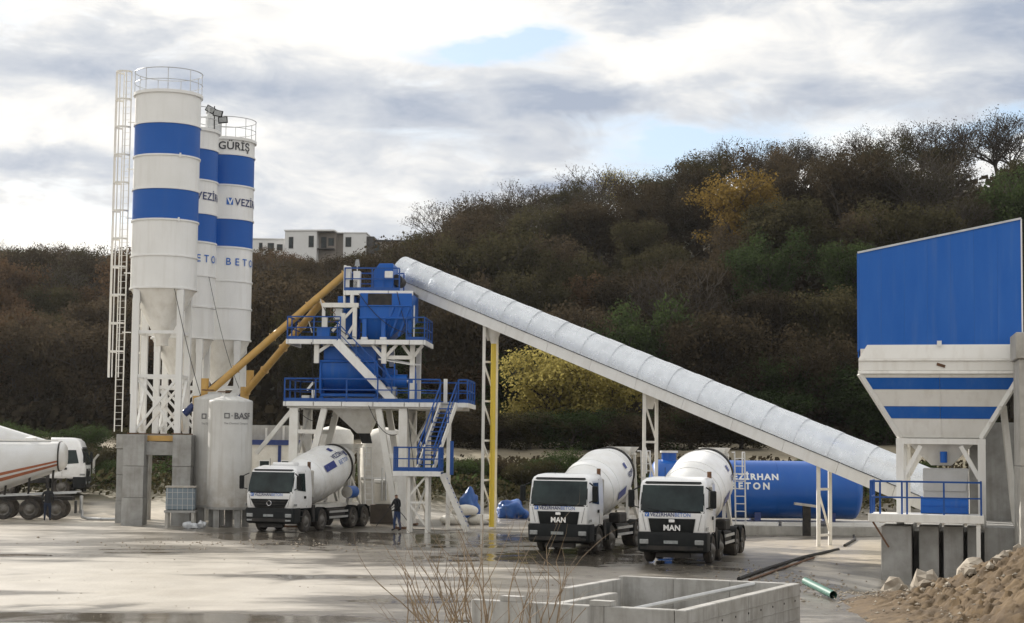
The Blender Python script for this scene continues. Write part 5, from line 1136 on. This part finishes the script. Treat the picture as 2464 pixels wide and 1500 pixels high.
MB().loft([trring(.28, .35), trring(.24, .7), trring(.12, .92), trring(0)] + [trring(-.6 * k) for k in range(1, 17)] + [trring(-9.75, .8)]).build('tank', M['adm_clean'] if 'adm_clean' in M else M.setdefault('adm_clean', mat('tanker_white', (.68, .69, .70), .35, col2=(.55, .54, .51), amt=.6, scale=1.0, low=(2.4, .7, (.34, .30, .24), .6))), TR, ang=.7)
MB().loft([trring(-.02, 1, 28, .03), trring(-.10, 1, 28, .03)]).build('end_ring', M['dark'], TR)
M['orange'] = mat('orange_stripe', (.36, .11, .045), .5, col2=(.22, .08, .045), amt=.6, scale=3)
for f0, f1 in ((.31, .37), (.19, .26)):
    v = []; 
    for k in range(17):
        x = -.1 - .55 * k; b, tp, hw = trsec(x)
        for f in (f0, f1):
            z = b + (tp - b) * f; c = (b + tp) / 2; hh = (tp - b) / 2; s = max(-1, min(1, (z - c) / hh)); sa = abs(s) ** (1 / .8); ca = math.sqrt(max(0, 1 - sa * sa)); v.append((x, -(hw * ca ** .75 + .012), z))
    MB().add(v, [(2 * k, 2 * k + 2, 2 * k + 3, 2 * k + 1) for k in range(16)]).build('stripe', M['orange'], TR)
for c_ in list(TR.children): c_.location.x -= .8
MB().bar((-.9, -.75, 4.12), (-9, -.75, 4.12), .07).build('top_rail', M['white'], TR, smooth=False); MB().bb((-9, -.35, 4.05), (-1.4, .35, 4.10)).build('walkway', M['galv_pipe'], TR, smooth=False)
for x in (-2.4, -5.6): MB().lathe([(.3, 4.05), (.3, 4.25), (.05, 4.32)], 20, Matrix.Translation((x, 0, 0))).build('hatch', M['white'], TR)
for x in (-.9, -2.22, -3.54):
    for s in (-1, 1): get_wheel(TR, x, s * 1.22, .54)
MB().bb((-4.6, -.55, 1.0), (-.1, -.40, 1.2)).build('frame_rail', M['dark'], TR, smooth=False); MB().bb((-4.6, .40, 1.0), (-.1, .55, 1.2)).build('frame_rail', M['dark'], TR, smooth=False)
for s in (-1, 1): MB().bar((.15, s * 1.2, 1.42), (-4.0, s * 1.2, 1.22), .34, .06).bar((-4.0, s * 1.2, 1.22), (-4.5, s * 1.2, .75), .34, .06).build('mudguard', M['galv_pipe'], TR, smooth=False)
for x in (-1.2, -2.4, -3.6): MB().bar((x, -.5, 1.15), (x + .1, -.8, trsec(x + .8)[0] + .25), .1).build('tank_support', M['dark'], TR, smooth=False)
one_tube('outlet_pipe', (.35, -.6, 1.25), (.35, -.6, .35), .09, M['galv_pipe'], TR, 12); MB().bb((.05, -1.15, .35), (.12, -.45, 1.0)).build('mud_flap', M['rubber'], TR, smooth=False)
hs = thing('discharge_hose', 'pale thick hose lying from the tanker to the silo pier', 'hose', (0, 0, 0))
hp = [(-22.4, 92.0, .5), (-22.35, 91.8, .14), (-22.0, 91.5, .09), (-21.2, 91.2, .08), (-20.4, 91.3, .08), (-19.7, 91.0, .08), (-19.2, 90.3, .10)]
MB().path([Vector(p) for p in hp], .075, 8).build('hose', M['galv_pipe'], hs)

T2 = thing('white_truck', 'white truck with sloping tank standing beyond the tanker trailer', 'truck', (-25.2, 104.8, gz(-25.2, 104.8) - .02), .10)
cab(T2, 'tractor')
MB().bb((-8, -.5, .75), (-.6, .5, 1.05)).build('chassis', M['dark'], T2, smooth=False)
for x in (-1.4, -4.6, -5.95):
    for s in (-1, 1): get_wheel(T2, x, s * 1.22, .54)
for s in (-1, 1): MB().loft([[Vector((-1.4 + .66 * math.cos(t), s * y, .54 + .66 * math.sin(t))) for t in [R(180 * k / 8) for k in range(9)]] for y in (.9, 1.24)], cap=False).build('mudguard', M['black'], T2)
MB().bb((-2.3, -1.2, .45), (-2.1, 1.2, 1.3)).build('step_unit', M['dark'], T2, smooth=False)
MB().loft([[Vector((x, 1.15 * math.cos(a), c + h * math.sin(a))) for a in [k * math.pi / 10 for k in range(20)]] for x, c, h in ((-2.35, 2.3, .5), (-2.5, 2.35, .95), (-5.5, 2.75, 1.45), (-8.5, 3.0, 1.65))]).build('tank', M['adm_clean'], T2)

# ---------------------------------------------------------------- people
def person(label, loc, rz, joints, mats, zs, name='person'):
    # joints: dict name -> (pos, radius, parent)
    me = bpy.data.meshes.new(name); names = list(joints); idx = {n: i for i, n in enumerate(names)}
    me.from_pydata([joints[n][0] for n in names], [(idx[n], idx[joints[n][2]]) for n in names if joints[n][2]], [])
    ob = bpy.data.objects.new(name, me); C.objects.link(ob)
    md = ob.modifiers.new('skin', 'SKIN'); md.use_smooth_shade = True; sk = me.skin_vertices[0].data
    for n in names:
        r = joints[n][1]; sk[idx[n]].radius = r if isinstance(r, tuple) else (r, r); sk[idx[n]].use_root = (n == 'pelvis')
    sb = ob.modifiers.new('sub', 'SUBSURF'); sb.levels = 2; sb.render_levels = 2
    dg = bpy.context.evaluated_depsgraph_get(); m2 = bpy.data.meshes.new_from_object(ob.evaluated_get(dg)); bpy.data.objects.remove(ob)
    m2.materials.clear()
    for m_ in mats: m2.materials.append(m_)
    for p in m2.polygons: p.material_index = zs(p.center); p.use_smooth = True
    o = bpy.data.objects.new(name, m2); C.objects.link(o); o.location = loc; o.rotation_euler = (0, 0, rz); return tag(o, label, 'person')
M['jacket'] = mat('black_jacket', (.012, .013, .016), .9); M['jeans'] = mat('blue_jeans', (.03, .055, .14), .9, col2=(.05, .09, .2), amt=.6, scale=6); M['navy_trousers'] = mat('navy_trousers', (.014, .022, .045), .9)
M['skin'] = mat('skin', (.42, .25, .17), .6); M['hair'] = mat('dark_hair', (.012, .010, .009), .8); M['shoe'] = mat('dark_boots', (.02, .018, .016), .8)
def body(armL, armR, lean=0.0, stepf=.06):
    J = {'pelvis': ((0, 0, .95), (.165, .12), None), 'waist': ((0, lean * .3, 1.12), (.16, .115), 'pelvis'), 'chest': ((0, lean * .7, 1.34), (.19, .125), 'waist'), 'neckb': ((0, lean, 1.49), (.12, .10), 'chest'), 'neck': ((0, lean * 1.1, 1.55), .058, 'neckb'), 'head': ((0, lean * 1.25 - .02, 1.64), (.078, .092), 'neck'), 'crown': ((0, lean * 1.25 - .02, 1.73), (.066, .082), 'head')}
    for s, arm in ((-1, armL), (1, armR)):
        n = 'L' if s < 0 else 'R'
        J['sh' + n] = ((s * .205, lean * .9, 1.43), .072, 'neckb'); J['el' + n] = (arm[0], .052, 'sh' + n); J['wr' + n] = (arm[1], .034, 'el' + n); h = Vector(arm[1]); d = (h - Vector(arm[0])).normalized(); J['pa' + n] = (tuple(h + d * .07), (.042, .026), 'wr' + n)
        for k in range(4): q = h + d * (.13 + (.02, .035, .03, .01)[k]) + Vector((.016 * (k - 1.5), -.012 * k, 0)); J['f%d' % k + n] = (tuple(q), .011, 'pa' + n)
        J['th' + n] = (tuple(h + d * .08 + Vector((-s * .05, -.02, 0))), .012, 'pa' + n)
        J['hip' + n] = ((s * .10, 0, .88), .115, 'pelvis'); J['kn' + n] = ((s * .12, -.03 + s * stepf * .5, .50), .072, 'hip' + n); J['an' + n] = ((s * .125, .02 + s * stepf, .10), .048, 'kn' + n); J['to' + n] = ((s * .14, -.14 + s * stepf, .045), (.042, .034), 'an' + n)
    return J
def dress(top):
    def f(c):
        if c.z < .13: return 3
        if c.z < .93 and abs(c.x) < .30: return 1
        if c.z > 1.56: return 4 if (c.z > 1.68 or c.y > -.03) else 2
        return 0
    return f
person('person in dark jacket and trousers with back turned, beside the tanker wheels', (-23.75, 90.2, 0), math.pi + .15, body(((-.30, .02, 1.20), (-.26, -.14, 1.02)), ((.30, .02, 1.20), (.26, -.14, 1.02)), -.02), [M['jacket'], M['navy_trousers'], M['skin'], M['shoe'], M['hair']], dress(0))
P2 = person('worker in dark jacket and blue jeans holding a wash lance by the tower leg', (-5.35, 83.6, 0), -.9, body(((-.30, -.12, 1.22), (-.16, -.36, 1.10)), ((.30, -.06, 1.18), (.20, -.32, 1.02)), -.05, .10), [M['jacket'], M['jeans'], M['skin'], M['shoe'], M['hair']], dress(0))
Lc = thing('wash_lance', 'thin dark wash lance held by the worker in jeans', 'lance', (0, 0, 0)); MB().path([Vector((-5.45, 83.25, 1.2)), Vector((-5.75, 83.2, 1.0)), Vector((-6.3, 82.9, .25))], .018, 6).build('tube', M['rubber'], Lc); MB().path([Vector((-5.45, 83.25, 1.2)), Vector((-5.0, 83.3, .7)), Vector((-4.6, 83.6, .1)), Vector((-3.8, 84.6, .03)), Vector((-3.0, 84.4, .03)), Vector((-2.2, 84.9, .03))], .018, 6).build('hose', M['rubber'], Lc)

# ---------------------------------------------------------------- yard clutter
IB = thing('chemical_container', 'grey-blue caged plastic container on a stand before the silo piers', 'container', (-15.85, 84.6, 0), .08)
M['ibc'] = mat('grey_blue_plastic', (.20, .25, .29), .5, col2=(.15, .19, .22), amt=.6, scale=2)
MB().bb((-.68, -.5, .85), (.68, .5, 1.95)).build('tank', M['ibc'], IB, smooth=False, bevel=.06); MB().bb((-.72, -.54, 1.93), (.72, .54, 2.0)).build('lid_rim', M['dirty_white'], IB, smooth=False); MB().bb((-.74, -.56, .74), (.74, .56, .84)).build('pallet', M['concrete'], IB, smooth=False)
for x in (-.62, .62):
    for y in (-.45, .45): MB().bb((x - .07, y - .07, 0), (x + .07, y + .07, .74)).build('leg', M['concrete_pale'], IB, smooth=False)
for k in range(6): one_bar('cage_bar', (-.6 + .24 * k, -.515, .85), (-.6 + .24 * k, -.515, 1.93), .02, .02, M['galv_pipe'], IB)
for z in (1.1, 1.4, 1.7): one_bar('cage_bar', (-.7, -.52, z), (.7, -.52, z), .02, .02, M['galv_pipe'], IB)
def lump(name, label, cat, loc, size, mt, seed, sub=3, rough=.25, group=None, rz=0.0, flat=0.0):
    bm = bmesh.new(); bmesh.ops.create_icosphere(bm, subdivisions=sub, radius=.5)
    for v in bm.verts:
        p = v.co.copy(); n = noise.fractal(p * 2.2 + Vector((seed * 3.1, seed * 1.7, seed)), 1.0, 2.0, 3); v.co = p * (1 + rough * n)
        v.co.z = max(v.co.z, -.36)
        v.co = Vector((v.co.x * size[0], v.co.y * size[1], (v.co.z + .36) / .86 * size[2]))
    me = bpy.data.meshes.new(name); bm.to_mesh(me); bm.free(); me.materials.append(mt)
    if name not in ('stone', 'boulder'): me.shade_smooth(); me.set_sharp_from_angle(angle=.7)
    o = bpy.data.objects.new(name, me); C.objects.link(o); o.location = loc; o.rotation_euler = (0, 0, rz); return tag(o, label, cat, group)
M['bag'] = mat('white_plastic', (.62, .64, .66), .45, col2=(.4, .42, .45), amt=.7, scale=6); M['sack'] = mat('white_woven_sack', (.74, .72, .66), .8, col2=(.58, .55, .48), amt=.6, scale=3)
M['tarp'] = mat('blue_tarpaulin', (.016, .075, .30), .38, col2=(.05, .16, .42), amt=.7, scale=3)
lump('plastic_bag', 'crumpled white plastic bag on the ground below the container', 'bag', (-15.25, 83.9, 0), (.55, .4, .32), M['bag'], 2, 3, .6); lump('plastic_bag', 'smaller crumpled white bag beside the larger bag by the container', 'bag', (-14.75, 84.0, 0), (.4, .35, .36), M['bag'], 5, 3, .6)
lump('tarpaulin_heap', 'blue tarpaulin heap behind the lower stairs', 'tarpaulin', (-2.15, 94.0, .0), (1.15, .9, 1.7), M['tarp'], 7, 4, .38); tp_ = lump('tarpaulin_heap', 'dark blue tarpaulin-covered heap left of the parked trucks', 'tarpaulin', (.15, 99.5, .0), (1.75, 1.2, 1.05), M['tarp'], 9, 4, .36)
for k, (x, y, z, sx) in enumerate(((-2.9, 91.2, 0, 1.5), (-1.5, 91.4, 0, 1.5), (-2.3, 91.3, .48, 1.4))): lump('cement_sack', ('white sack at the tower end of the sack row', 'white sack nearest the yellow pipe in the sack row', 'white sack lying on top of two others behind the stairs')[k], 'sack', (x, y, z), (sx, .9, .55), M['sack'], 20 + k, 3, .12, 'white sacks behind the stairs')
WT = thing('storage_tank', 'sunlit white upright tank behind the tower legs', 'tank', (-7.0, 97.5, 0)); MB().lathe([(1.35, .2), (1.35, 4.1), (1.2, 4.55), (.8, 4.9), (.2, 5.05)], 36).build('shell', M['sack'], WT); MB().lathe([(1.4, 2.2), (1.4, 2.3)], 36).build('band', M['white'], WT)
MB().lathe([(1.45, 0), (1.45, .2)], 36).build('base', M['concrete'], WT)
W3 = thing('storage_tank', 'second white upright tank showing between the tower legs above the truck', 'tank', (-9.8, 97.0, 0)); MB().lathe([(1.1, .2), (1.1, 4.6), (.9, 4.9), (.2, 5.1)], 36).build('shell', M['sack'], W3); MB().lathe([(1.2, 0), (1.2, .2)], 36).build('base', M['concrete'], W3)
EC = thing('equipment_cabinet', 'white metal cabinet with lid and pipes behind the loading truck', 'cabinet', (-6.55, 91.6, 0)); MB().bb((-.5, -.3, 1.0), (.5, .3, 2.1)).build('body', M['sack'], EC, smooth=False, bevel=.03); MB().bb((-.55, -.36, 2.1), (.55, .36, 2.28)).build('lid', M['white'], EC, smooth=False, bevel=.03); one_tube('pipe', (-.1, -.42, 1.2), (-.1, -.42, 2.9), .05, M['galv_pipe'], EC); one_tube('pipe', (.1, -.42, 1.2), (.1, -.42, 2.7), .05, M['galv_pipe'], EC); MB().bb((-.7, -.5, 0), (.9, .6, .99)).build('plinth', M['rust_soil'] if 'rust_soil' in M else M.setdefault('rust_soil', mat('dark_damp_block', (.09, .075, .06), .9, col2=(.05, .04, .035), amt=.7, scale=3)), EC, smooth=False)
CB_ = thing('site_cabin', 'white site cabin with blue frame behind the loading truck', 'cabin', (-14.2, 100.5, gz(-14.2, 100.5)), .03)
MB().bb((-2.2, 0, 0), (2.6, 2.6, 3.6)).build('wall', M['sack'], CB_, smooth=False); MB().bb((-2.3, -.1, 3.61), (2.7, 2.7, 3.9)).build('roof_edge', M['navy_motor'], CB_, smooth=False)
for x in (-2.2, -.75, .95, 1.75, 2.6): MB().bb((x - .09, -.05, 0), (x + .09, -.005, 3.6)).build('post', M['navy_motor'], CB_, smooth=False)
for x in (.1, 1.35, 2.2): 
    wn = MB().bb((x - .32, -.04, 1.9), (x + .32, -.004, 2.75)).build('window', M['white'], CB_, smooth=False); MB().bb((x - .26, -.05, 1.96), (x + .26, -.042, 2.69)).build('pane', M['glass'], wn, smooth=False)
MB().bb((-2.3, 1.0, 3.91), (2.6, 1.12, 4.75)).build('parapet', M['concrete_pale'], CB_, smooth=False)
for k in range(5): MB().bb((-2.0 + k * 1.0, .9, 3.91), (-1.88 + k * 1.0, .99, 4.6 + .12 * (k % 2))).build('parapet_post', M['sack'], CB_, smooth=False)
FP = thing('fence_post', 'concrete fence post with a bent top by the hedge', 'fence post', (-25.9, 109, gz(-25.9, 109) - .1)); MB().bar((0, 0, 0), (0, 0, 1.75), .13).bar((0, 0, 1.7), (.28, 0, 2.05), .12).build('shaft', M['concrete_pale'], FP, smooth=False)

# pipes lying on the yard
def ground_pipe(pts, r, label, mt):
    o = thing('drain_pipe', label, 'pipe', (0, 0, 0), 0, 'pipes lying on the yard'); MB().path([Vector((x, y, gz(x, y) + r * .8)) for x, y in pts], r, 10).build('pipe_run', mt, o); return o
ground_pipe([(7.2, 55.2), (8.9, 60.7), (11.2, 66.6), (13.4, 71.6)], .06, 'long dark pipe lying across the yard towards the basin', M['rubber'])
ground_pipe([(7.5, 55.0), (9.2, 60.5), (11.5, 66.4)], .04, 'thinner pipe lying close beside the long dark pipe', M['rust'])
ground_pipe([(14.2, 74.5), (15.6, 79.4), (16.3, 83.2)], .06, 'short dark curved pipe running up to the tank plinth', M['dark'])
GP = thing('green_pipe', 'short thick green pipe end sticking out of the mud by the mound', 'pipe', (0, 0, 0)); MB().tube((8.65, 51.4, .26), (8.95, 48.6, .10), .11, None, 18, cap=False).tube((8.65, 51.4, .26), (8.95, 48.6, .10), .095, None, 18, cap=False).build('pipe_run', mat('green_plastic', (.025, .12, .09), .5, col2=(.07, .17, .13), amt=.6, scale=4), GP)
# settling basin
BS = thing('settling_basin', 'rectangular concrete settling basin with a dividing wall', 'basin', (3.31, 33.0, 0), math.atan2(7.0, 3.3))
def wallb(name, a, b, z1=1.06, th=.22, z0=-.2): return MB().bar((a[0], a[1], (z0 + z1) / 2), (b[0], b[1], (z0 + z1) / 2), th, z1 - z0).build(name, M['basin'], BS, smooth=False, bevel=.015)
M['basin'] = mat('basin_concrete', (.42, .415, .40), .8, col2=(.27, .26, .235), amt=.9, scale=1.9, streak=.85, streak_col=(.11, .10, .085), bump=.6, bscale=8)
Lb = 7.75; Wb = 4.35
for k in range(4): wallb('side_wall', (Lb * k / 4 + .004, .11), (Lb * (k + 1) / 4 - .004, .11))
for k in range(3): wallb('end_wall', (Lb - .11, .23 + (Wb - .23) * k / 3), (Lb - .11, .226 + (Wb - .23) * (k + 1) / 3))
for k in range(3): wallb('front_wall', (.11, .23 + 1.42 * k), (.11, .226 + 1.42 * (k + 1)))
for k in range(9): MB().tube((Lb * (k + .5) / 9, -.012, .70), (Lb * (k + .5) / 9, .02, .70), .022, None, 8).build('tie_hole', M['dark'], BS)
for k in range(3): MB().bar((.02, -.006, .28 + .26 * k), (Lb - .02, -.006, .28 + .26 * k), .012, .008).build('formwork_line', M['basin'], BS, smooth=False)
wallb('divider', (.23, 3.2), (Lb - 3.4, 3.2), .95); wallb('back_wall', (Lb - 3.4, Wb), (Lb - .3, Wb), 1.0)
for k, y in enumerate((1.5, 3.4)): MB().bb((.0, y, 1.062), (.25, y + .45, 1.16)).build('coping_block', M['basin'], BS, smooth=False)
MB().bb((.25, .25, -.05), (Lb - .25, Wb, .30)).build('sludge', mat('grey_sludge', (.20, .19, .17), .25), BS, smooth=False)
MB().tube((Lb - .3, 1.0, 1.02), (2.2, 3.0, .55), .05, None, 10).build('inlet_pipe', M['galv_pipe'], BS)
# dirt mound with stones along its top
def mz(X, Y):
    g = math.exp(-((Y - 46) / (4.5 if Y > 46 else 9.0)) ** 2); x = X - .10 * (Y - 46)
    return (.40 * sstep(8.2, 10.8, x) + .42 * max(0.0, x - 10.8)) * g + 1.9 * blob(X, Y, 13.4, 36.5, 3.0, 2.6)
mx0, mx1, my0, my1 = 7.0, 24.0, 33.0, 53.0; nx_, ny_ = 230, 230; v = []
for j in range(ny_ + 1):
    for i in range(nx_ + 1):
        x = mx0 + (mx1 - mx0) * i / nx_; y = my0 + (my1 - my0) * j / ny_; h = mz(x, y); e = sstep(.02, .5, h)
        v.append((x, y, gz(x, y) + h - .08 + e * (.18 * fbm(x, y, .9, 4, 2) + .20 * abs(fbm(x, y, 2.4, 5, 5)) + .10 * fbm(x, y, 6.0, 3, 8))))
md_ = MB().add(v, [(j * (nx_ + 1) + i, j * (nx_ + 1) + i + 1, (j + 1) * (nx_ + 1) + i + 1, (j + 1) * (nx_ + 1) + i) for j in range(ny_) for i in range(nx_)]).build('dirt_mound', mat('brown_soil', (.066, .043, .022), .95, col2=(.150, .102, .052), amt=.9, scale=1.6, bump=.9, bscale=7), ang=3.1)
tag(md_, 'brown earth mound beside the bin foundation', None, None, 'structure')
M['stone'] = mat('pale_limestone', (.36, .32, .26), .9, col2=(.17, .135, .10), amt=.8, scale=3, bump=.3, bscale=10)
rs = random.Random(5)
big_ = ((11.35, 51.5, .85, 'rounded grey boulder lying against the foot of the concrete wall ends'), (12.1, 51.0, 1.15, 'long flat grey boulder below the bin foundation'), (12.85, 48.8, .85, 'pale square-edged boulder below the white post'))
for k, (x, y, s, lab) in enumerate(big_): lump('boulder', lab, 'boulder', (x, y, gz(x, y) + mz(x, y) - .1), (s * 1.1, s * .8, s * .75), M['stone'], 40 + k, 2, .5, 'boulders by the mound', rs.uniform(0, 6))
for k in range(26):
    x = 10.9 + k * .13 + rs.uniform(-.3, .3); y = 47.0 + rs.uniform(-1.6, 1.0); s = rs.uniform(.10, .34)
    lump('stone', 'pale broken stone lying along the top of the dirt mound', 'stone', (x, y, gz(x, y) + mz(x, y) - .05), (s * 1.2, s, s * .8), M['stone'], 60 + k, 1, .8, 'stones along the mound', rs.uniform(0, 6))
# loose stones scattered on the muddy ground
v = MB()
for k in range(1700):
    r_ = rs.random() * 1.9
    if r_ < .55: x, y = rs.gauss(9.5, 1.6), rs.gauss(54, 4)
    elif r_ < .8: x, y = rs.uniform(8.5, 17), rs.uniform(36, 47)
    elif r_ > 1.55: x, y = rs.uniform(-20, 9), 38 + 42 * rs.random() ** 1.4
    elif r_ > 1.0: continue
    else: x, y = rs.gauss(-9, 5), rs.gauss(71, 2.0)
    s = rs.uniform(.010, .032) if r_ > 1.0 else rs.uniform(.02, .075); c = Vector((x, y, gz(x, y) + (mz(x, y) if y < 52 and x > 8 else 0) + s * .2)); d = [Vector((rs.uniform(.6, 1.2), 0, 0)), Vector((0, rs.uniform(.6, 1.2), 0)), Vector((0, 0, rs.uniform(.5, .9)))]
    pts = [c + d[0] * s, c + d[1] * s, c - d[0] * s, c - d[1] * s, c + d[2] * s, c - d[2] * s * .5]; v.add(pts, [(0, 1, 4), (1, 2, 4), (2, 3, 4), (3, 0, 4), (1, 0, 5), (2, 1, 5), (3, 2, 5), (0, 3, 5)])
gr = v.build('gravel', M['stone'], None, smooth=False); tag(gr, 'small stones scattered on the muddy ground', 'gravel', None, 'stuff')

# ---------------------------------------------------------------- bare shrubs close to the camera
M['twig'] = mat('brown_twig', (.17, .12, .075), .8, col2=(.32, .245, .16), amt=.8, scale=8); M['twig_pale'] = mat('pale_dry_stalk', (.36, .28, .17), .8, col2=(.24, .17, .10), amt=.7, scale=8)
def shrub(x, y, h, n, label, seed, spread=.35, mt='twig'):
    rg = random.Random(seed); z0 = gz(x, y) - .05; o = thing('bare_shrub', label, 'shrub', (x, y, z0), 0, 'bare shrubs in front of the yard')
    for k in range(n):
        b = MB(); a = rg.uniform(0, 6.28); s = spread * rg.uniform(.2, 1); d = Vector((math.cos(a) * s, math.sin(a) * s * .6, 1)).normalized(); hh = h * rg.uniform(.65, 1.0)
        def rec(p, d, ln, r, lv):
            m_ = max(3, int(ln / .16)); q = p
            for i in range(m_):
                d2 = (d + Vector((rg.gauss(0, .13), rg.gauss(0, .13), .04))).normalized(); e = q + d2 * (ln / m_); b.tube(q, e, r * (1 - .75 * i / m_), r * (1 - .75 * (i + 1) / m_), 5 if lv == 0 else 3, cap=False); q = e; d = d2
                if lv < 2 and i > m_ * .25 and rg.random() < (.42 if lv == 0 else .3): rec(q, (d + Vector((rg.gauss(0, .55), rg.gauss(0, .4), .1))).normalized(), ln * rg.uniform(.18, .42), r * .5 * (1 - .5 * i / m_), lv + 1)
        rec(Vector((rg.gauss(0, .10), rg.gauss(0, .08), 0)), d, hh, .019 * rg.uniform(.7, 1.25), 0)
        b.build('stem', M[mt], o)
shrub(-.30, 24.0, 3.2, 9, 'tallest bare shrub, before the yellow pipe leg', 1, .22); shrub(-1.05, 23.6, 2.5, 5, 'bare shrub with forked stems at the far end of the row', 2, .45); shrub(-.66, 24.4, 2.6, 6, 'dense bare shrub in the middle of the row', 3, .30); shrub(.02, 24.6, 2.75, 6, 'open bare shrub whose stems lean towards the basin', 4, .40); shrub(.50, 24.2, 2.5, 3, 'single thin forked shrub stem before the basin wall', 5, .35); shrub(-.95, 25.0, 2.2, 12, 'clump of pale dry stalks among the bare shrubs', 6, .35, 'twig_pale')

# ---------------------------------------------------------------- houses on the hilltop
M['render'] = mat('white_render', (.72, .72, .71), .8, col2=(.6, .59, .57), amt=.5, scale=.5); M['grey_render'] = mat('grey_brown_render', (.26, .23, .20), .85, col2=(.2, .18, .16), amt=.5, scale=.6); M['dark_clad'] = mat('dark_cladding', (.055, .052, .05), .8)
def hb_(o, name, x0, x1, y0, y1, z0, z1, mt): return MB().bb((x0, y0, z0), (x1, y1, z1)).build(name, mt, o, smooth=False)
def win(o, x0, x1, z0, z1, y): w0 = MB().bb((x0, y - .06, z0), (x1, y - .01, z1)).build('window', M['dark_clad'], o, smooth=False); MB().bb((x0 + .12, y - .09, z0 + .12), (x1 - .12, y - .065, z1 - .12)).build('pane', M['glass'], w0, smooth=False)
zb_ = 31.7
H1 = thing('hilltop_house', 'white flat-roofed house with a recessed balcony on the hilltop', 'house', (-39.4, 300, zb_), -.12)
hb_(H1, 'wall', 0, 5.6, 0, 8, 0, 9.0, M['render']); hb_(H1, 'wing', 5.65, 8.6, 1.6, 8, 0, 8.9, M['grey_render']); hb_(H1, 'roof_slab', -.15, 8.7, -.15, 8.2, 9.01, 9.25, M['render']); hb_(H1, 'balcony', 5.7, 8.5, .2, 1.55, 5.9, 6.1, M['dark_clad'])
win(H1, .7, 1.5, 6.0, 8.0, 0); win(H1, 4.2, 5.1, 6.2, 8.2, 0); win(H1, 6.0, 7.0, 6.2, 8.2, 1.6); win(H1, 7.3, 8.3, 6.6, 8.0, 1.6)
H2 = thing('hilltop_house', 'white boxy house with one large window and dark end wall on the hilltop', 'house', (-30.4, 301, zb_), -.05)
hb_(H2, 'wall', 1.0, 5.0, 0, 7, 0, 8.85, M['render']); hb_(H2, 'wing', -.6, .95, .6, 7, 0, 8.8, M['grey_render']); hb_(H2, 'end_wall', 5.05, 6.3, .4, 7, 0, 8.4, M['dark_clad']); hb_(H2, 'roof_slab', -.6, 5.1, -.1, 7.1, 8.86, 9.05, M['render']); win(H2, 1.4, 2.4, 6.5, 8.2, 0)
H3 = thing('hilltop_house', 'lower white flat-roofed house beside the silos on the hilltop', 'house', (-46.2, 303, zb_), .05)
hb_(H3, 'wall', 0, 6.3, 0, 7, 0, 7.9, M['render']); hb_(H3, 'roof_slab', -.15, 6.45, -.15, 7.2, 7.91, 8.1, M['render']); win(H3, 1.9, 2.5, 6.0, 7.3, 0); win(H3, 3.4, 4.5, 5.9, 7.3, 0); win(H3, 5.0, 6.0, 6.0, 7.1, 0)
H4 = thing('hilltop_house', 'dark low house half hidden by bare trees on the hilltop', 'house', (-25.2, 302, zb_), .0)
hb_(H4, 'wall', 0, 7.0, 0, 7, 0, 7.6, M['grey_render']); hb_(H4, 'roof_slab', -.2, 7.2, -.2, 7.2, 7.61, 7.9, M['dark_clad']); win(H4, .5, 2.2, 5.6, 7.2, 0)

# loose cables and hoses on the tower and silos
def cable(par, a, b, sag, r=.018, name='cable', mt='rubber'):
    a = Vector(a); b = Vector(b); MB().path([a + (b - a) * t + Vector((0, 0, -4 * sag * t * (1 - t))) for t in [k / 10 for k in range(11)]], r, 5).build(name, M[mt], par)
for a, b, sg in (((.3, -1.5, 11.6), (3.1, -1.6, 9.6), .5), ((-1.45, -1.62, 10.9), (.2, -1.6, 9.4), .35), ((2.2, -1.45, 11.7), (2.95, -1.6, 9.3), .2), ((-1.9, -2.3, 9.1), (-1.7, -2.3, 6.3), .1), ((1.0, -2.3, 6.0), (2.4, -2.2, 4.6), .5), ((2.9, -2.2, 5.9), (3.55, -2.0, 1.0), .2), ((-2.5, -2.15, 5.7), (-.9, -1.5, 5.5), .4)): cable(T, a, b, sg)
cable(S1, (.9, -1.75, 11.7), (2.2, -.2, 6.0), .3); cable(S2, (1.45, -.85, 12.8), (2.9, .9, 7.0), .5, .014)

# ---------------------------------------------------------------- air
hm = bpy.data.materials.new('haze'); hm.use_nodes = True; nt = hm.node_tree; nt.nodes.remove(nt.nodes['Principled BSDF'])
pv = nt.nodes.new('ShaderNodeVolumePrincipled'); pv.inputs['Density'].default_value = 0.00005; pv.inputs['Color'].default_value = (.93, .95, 1, 1); pv.inputs['Anisotropy'].default_value = 0.55
nt.links.new(pv.outputs[0], nt.nodes['Material Output'].inputs['Volume'])
hz_o = MB().bb((-450, -80, -6), (450, 560, 75)).build('haze', hm, None, smooth=False); tag(hz_o, 'thin pale haze in the air', 'haze', None, 'stuff')
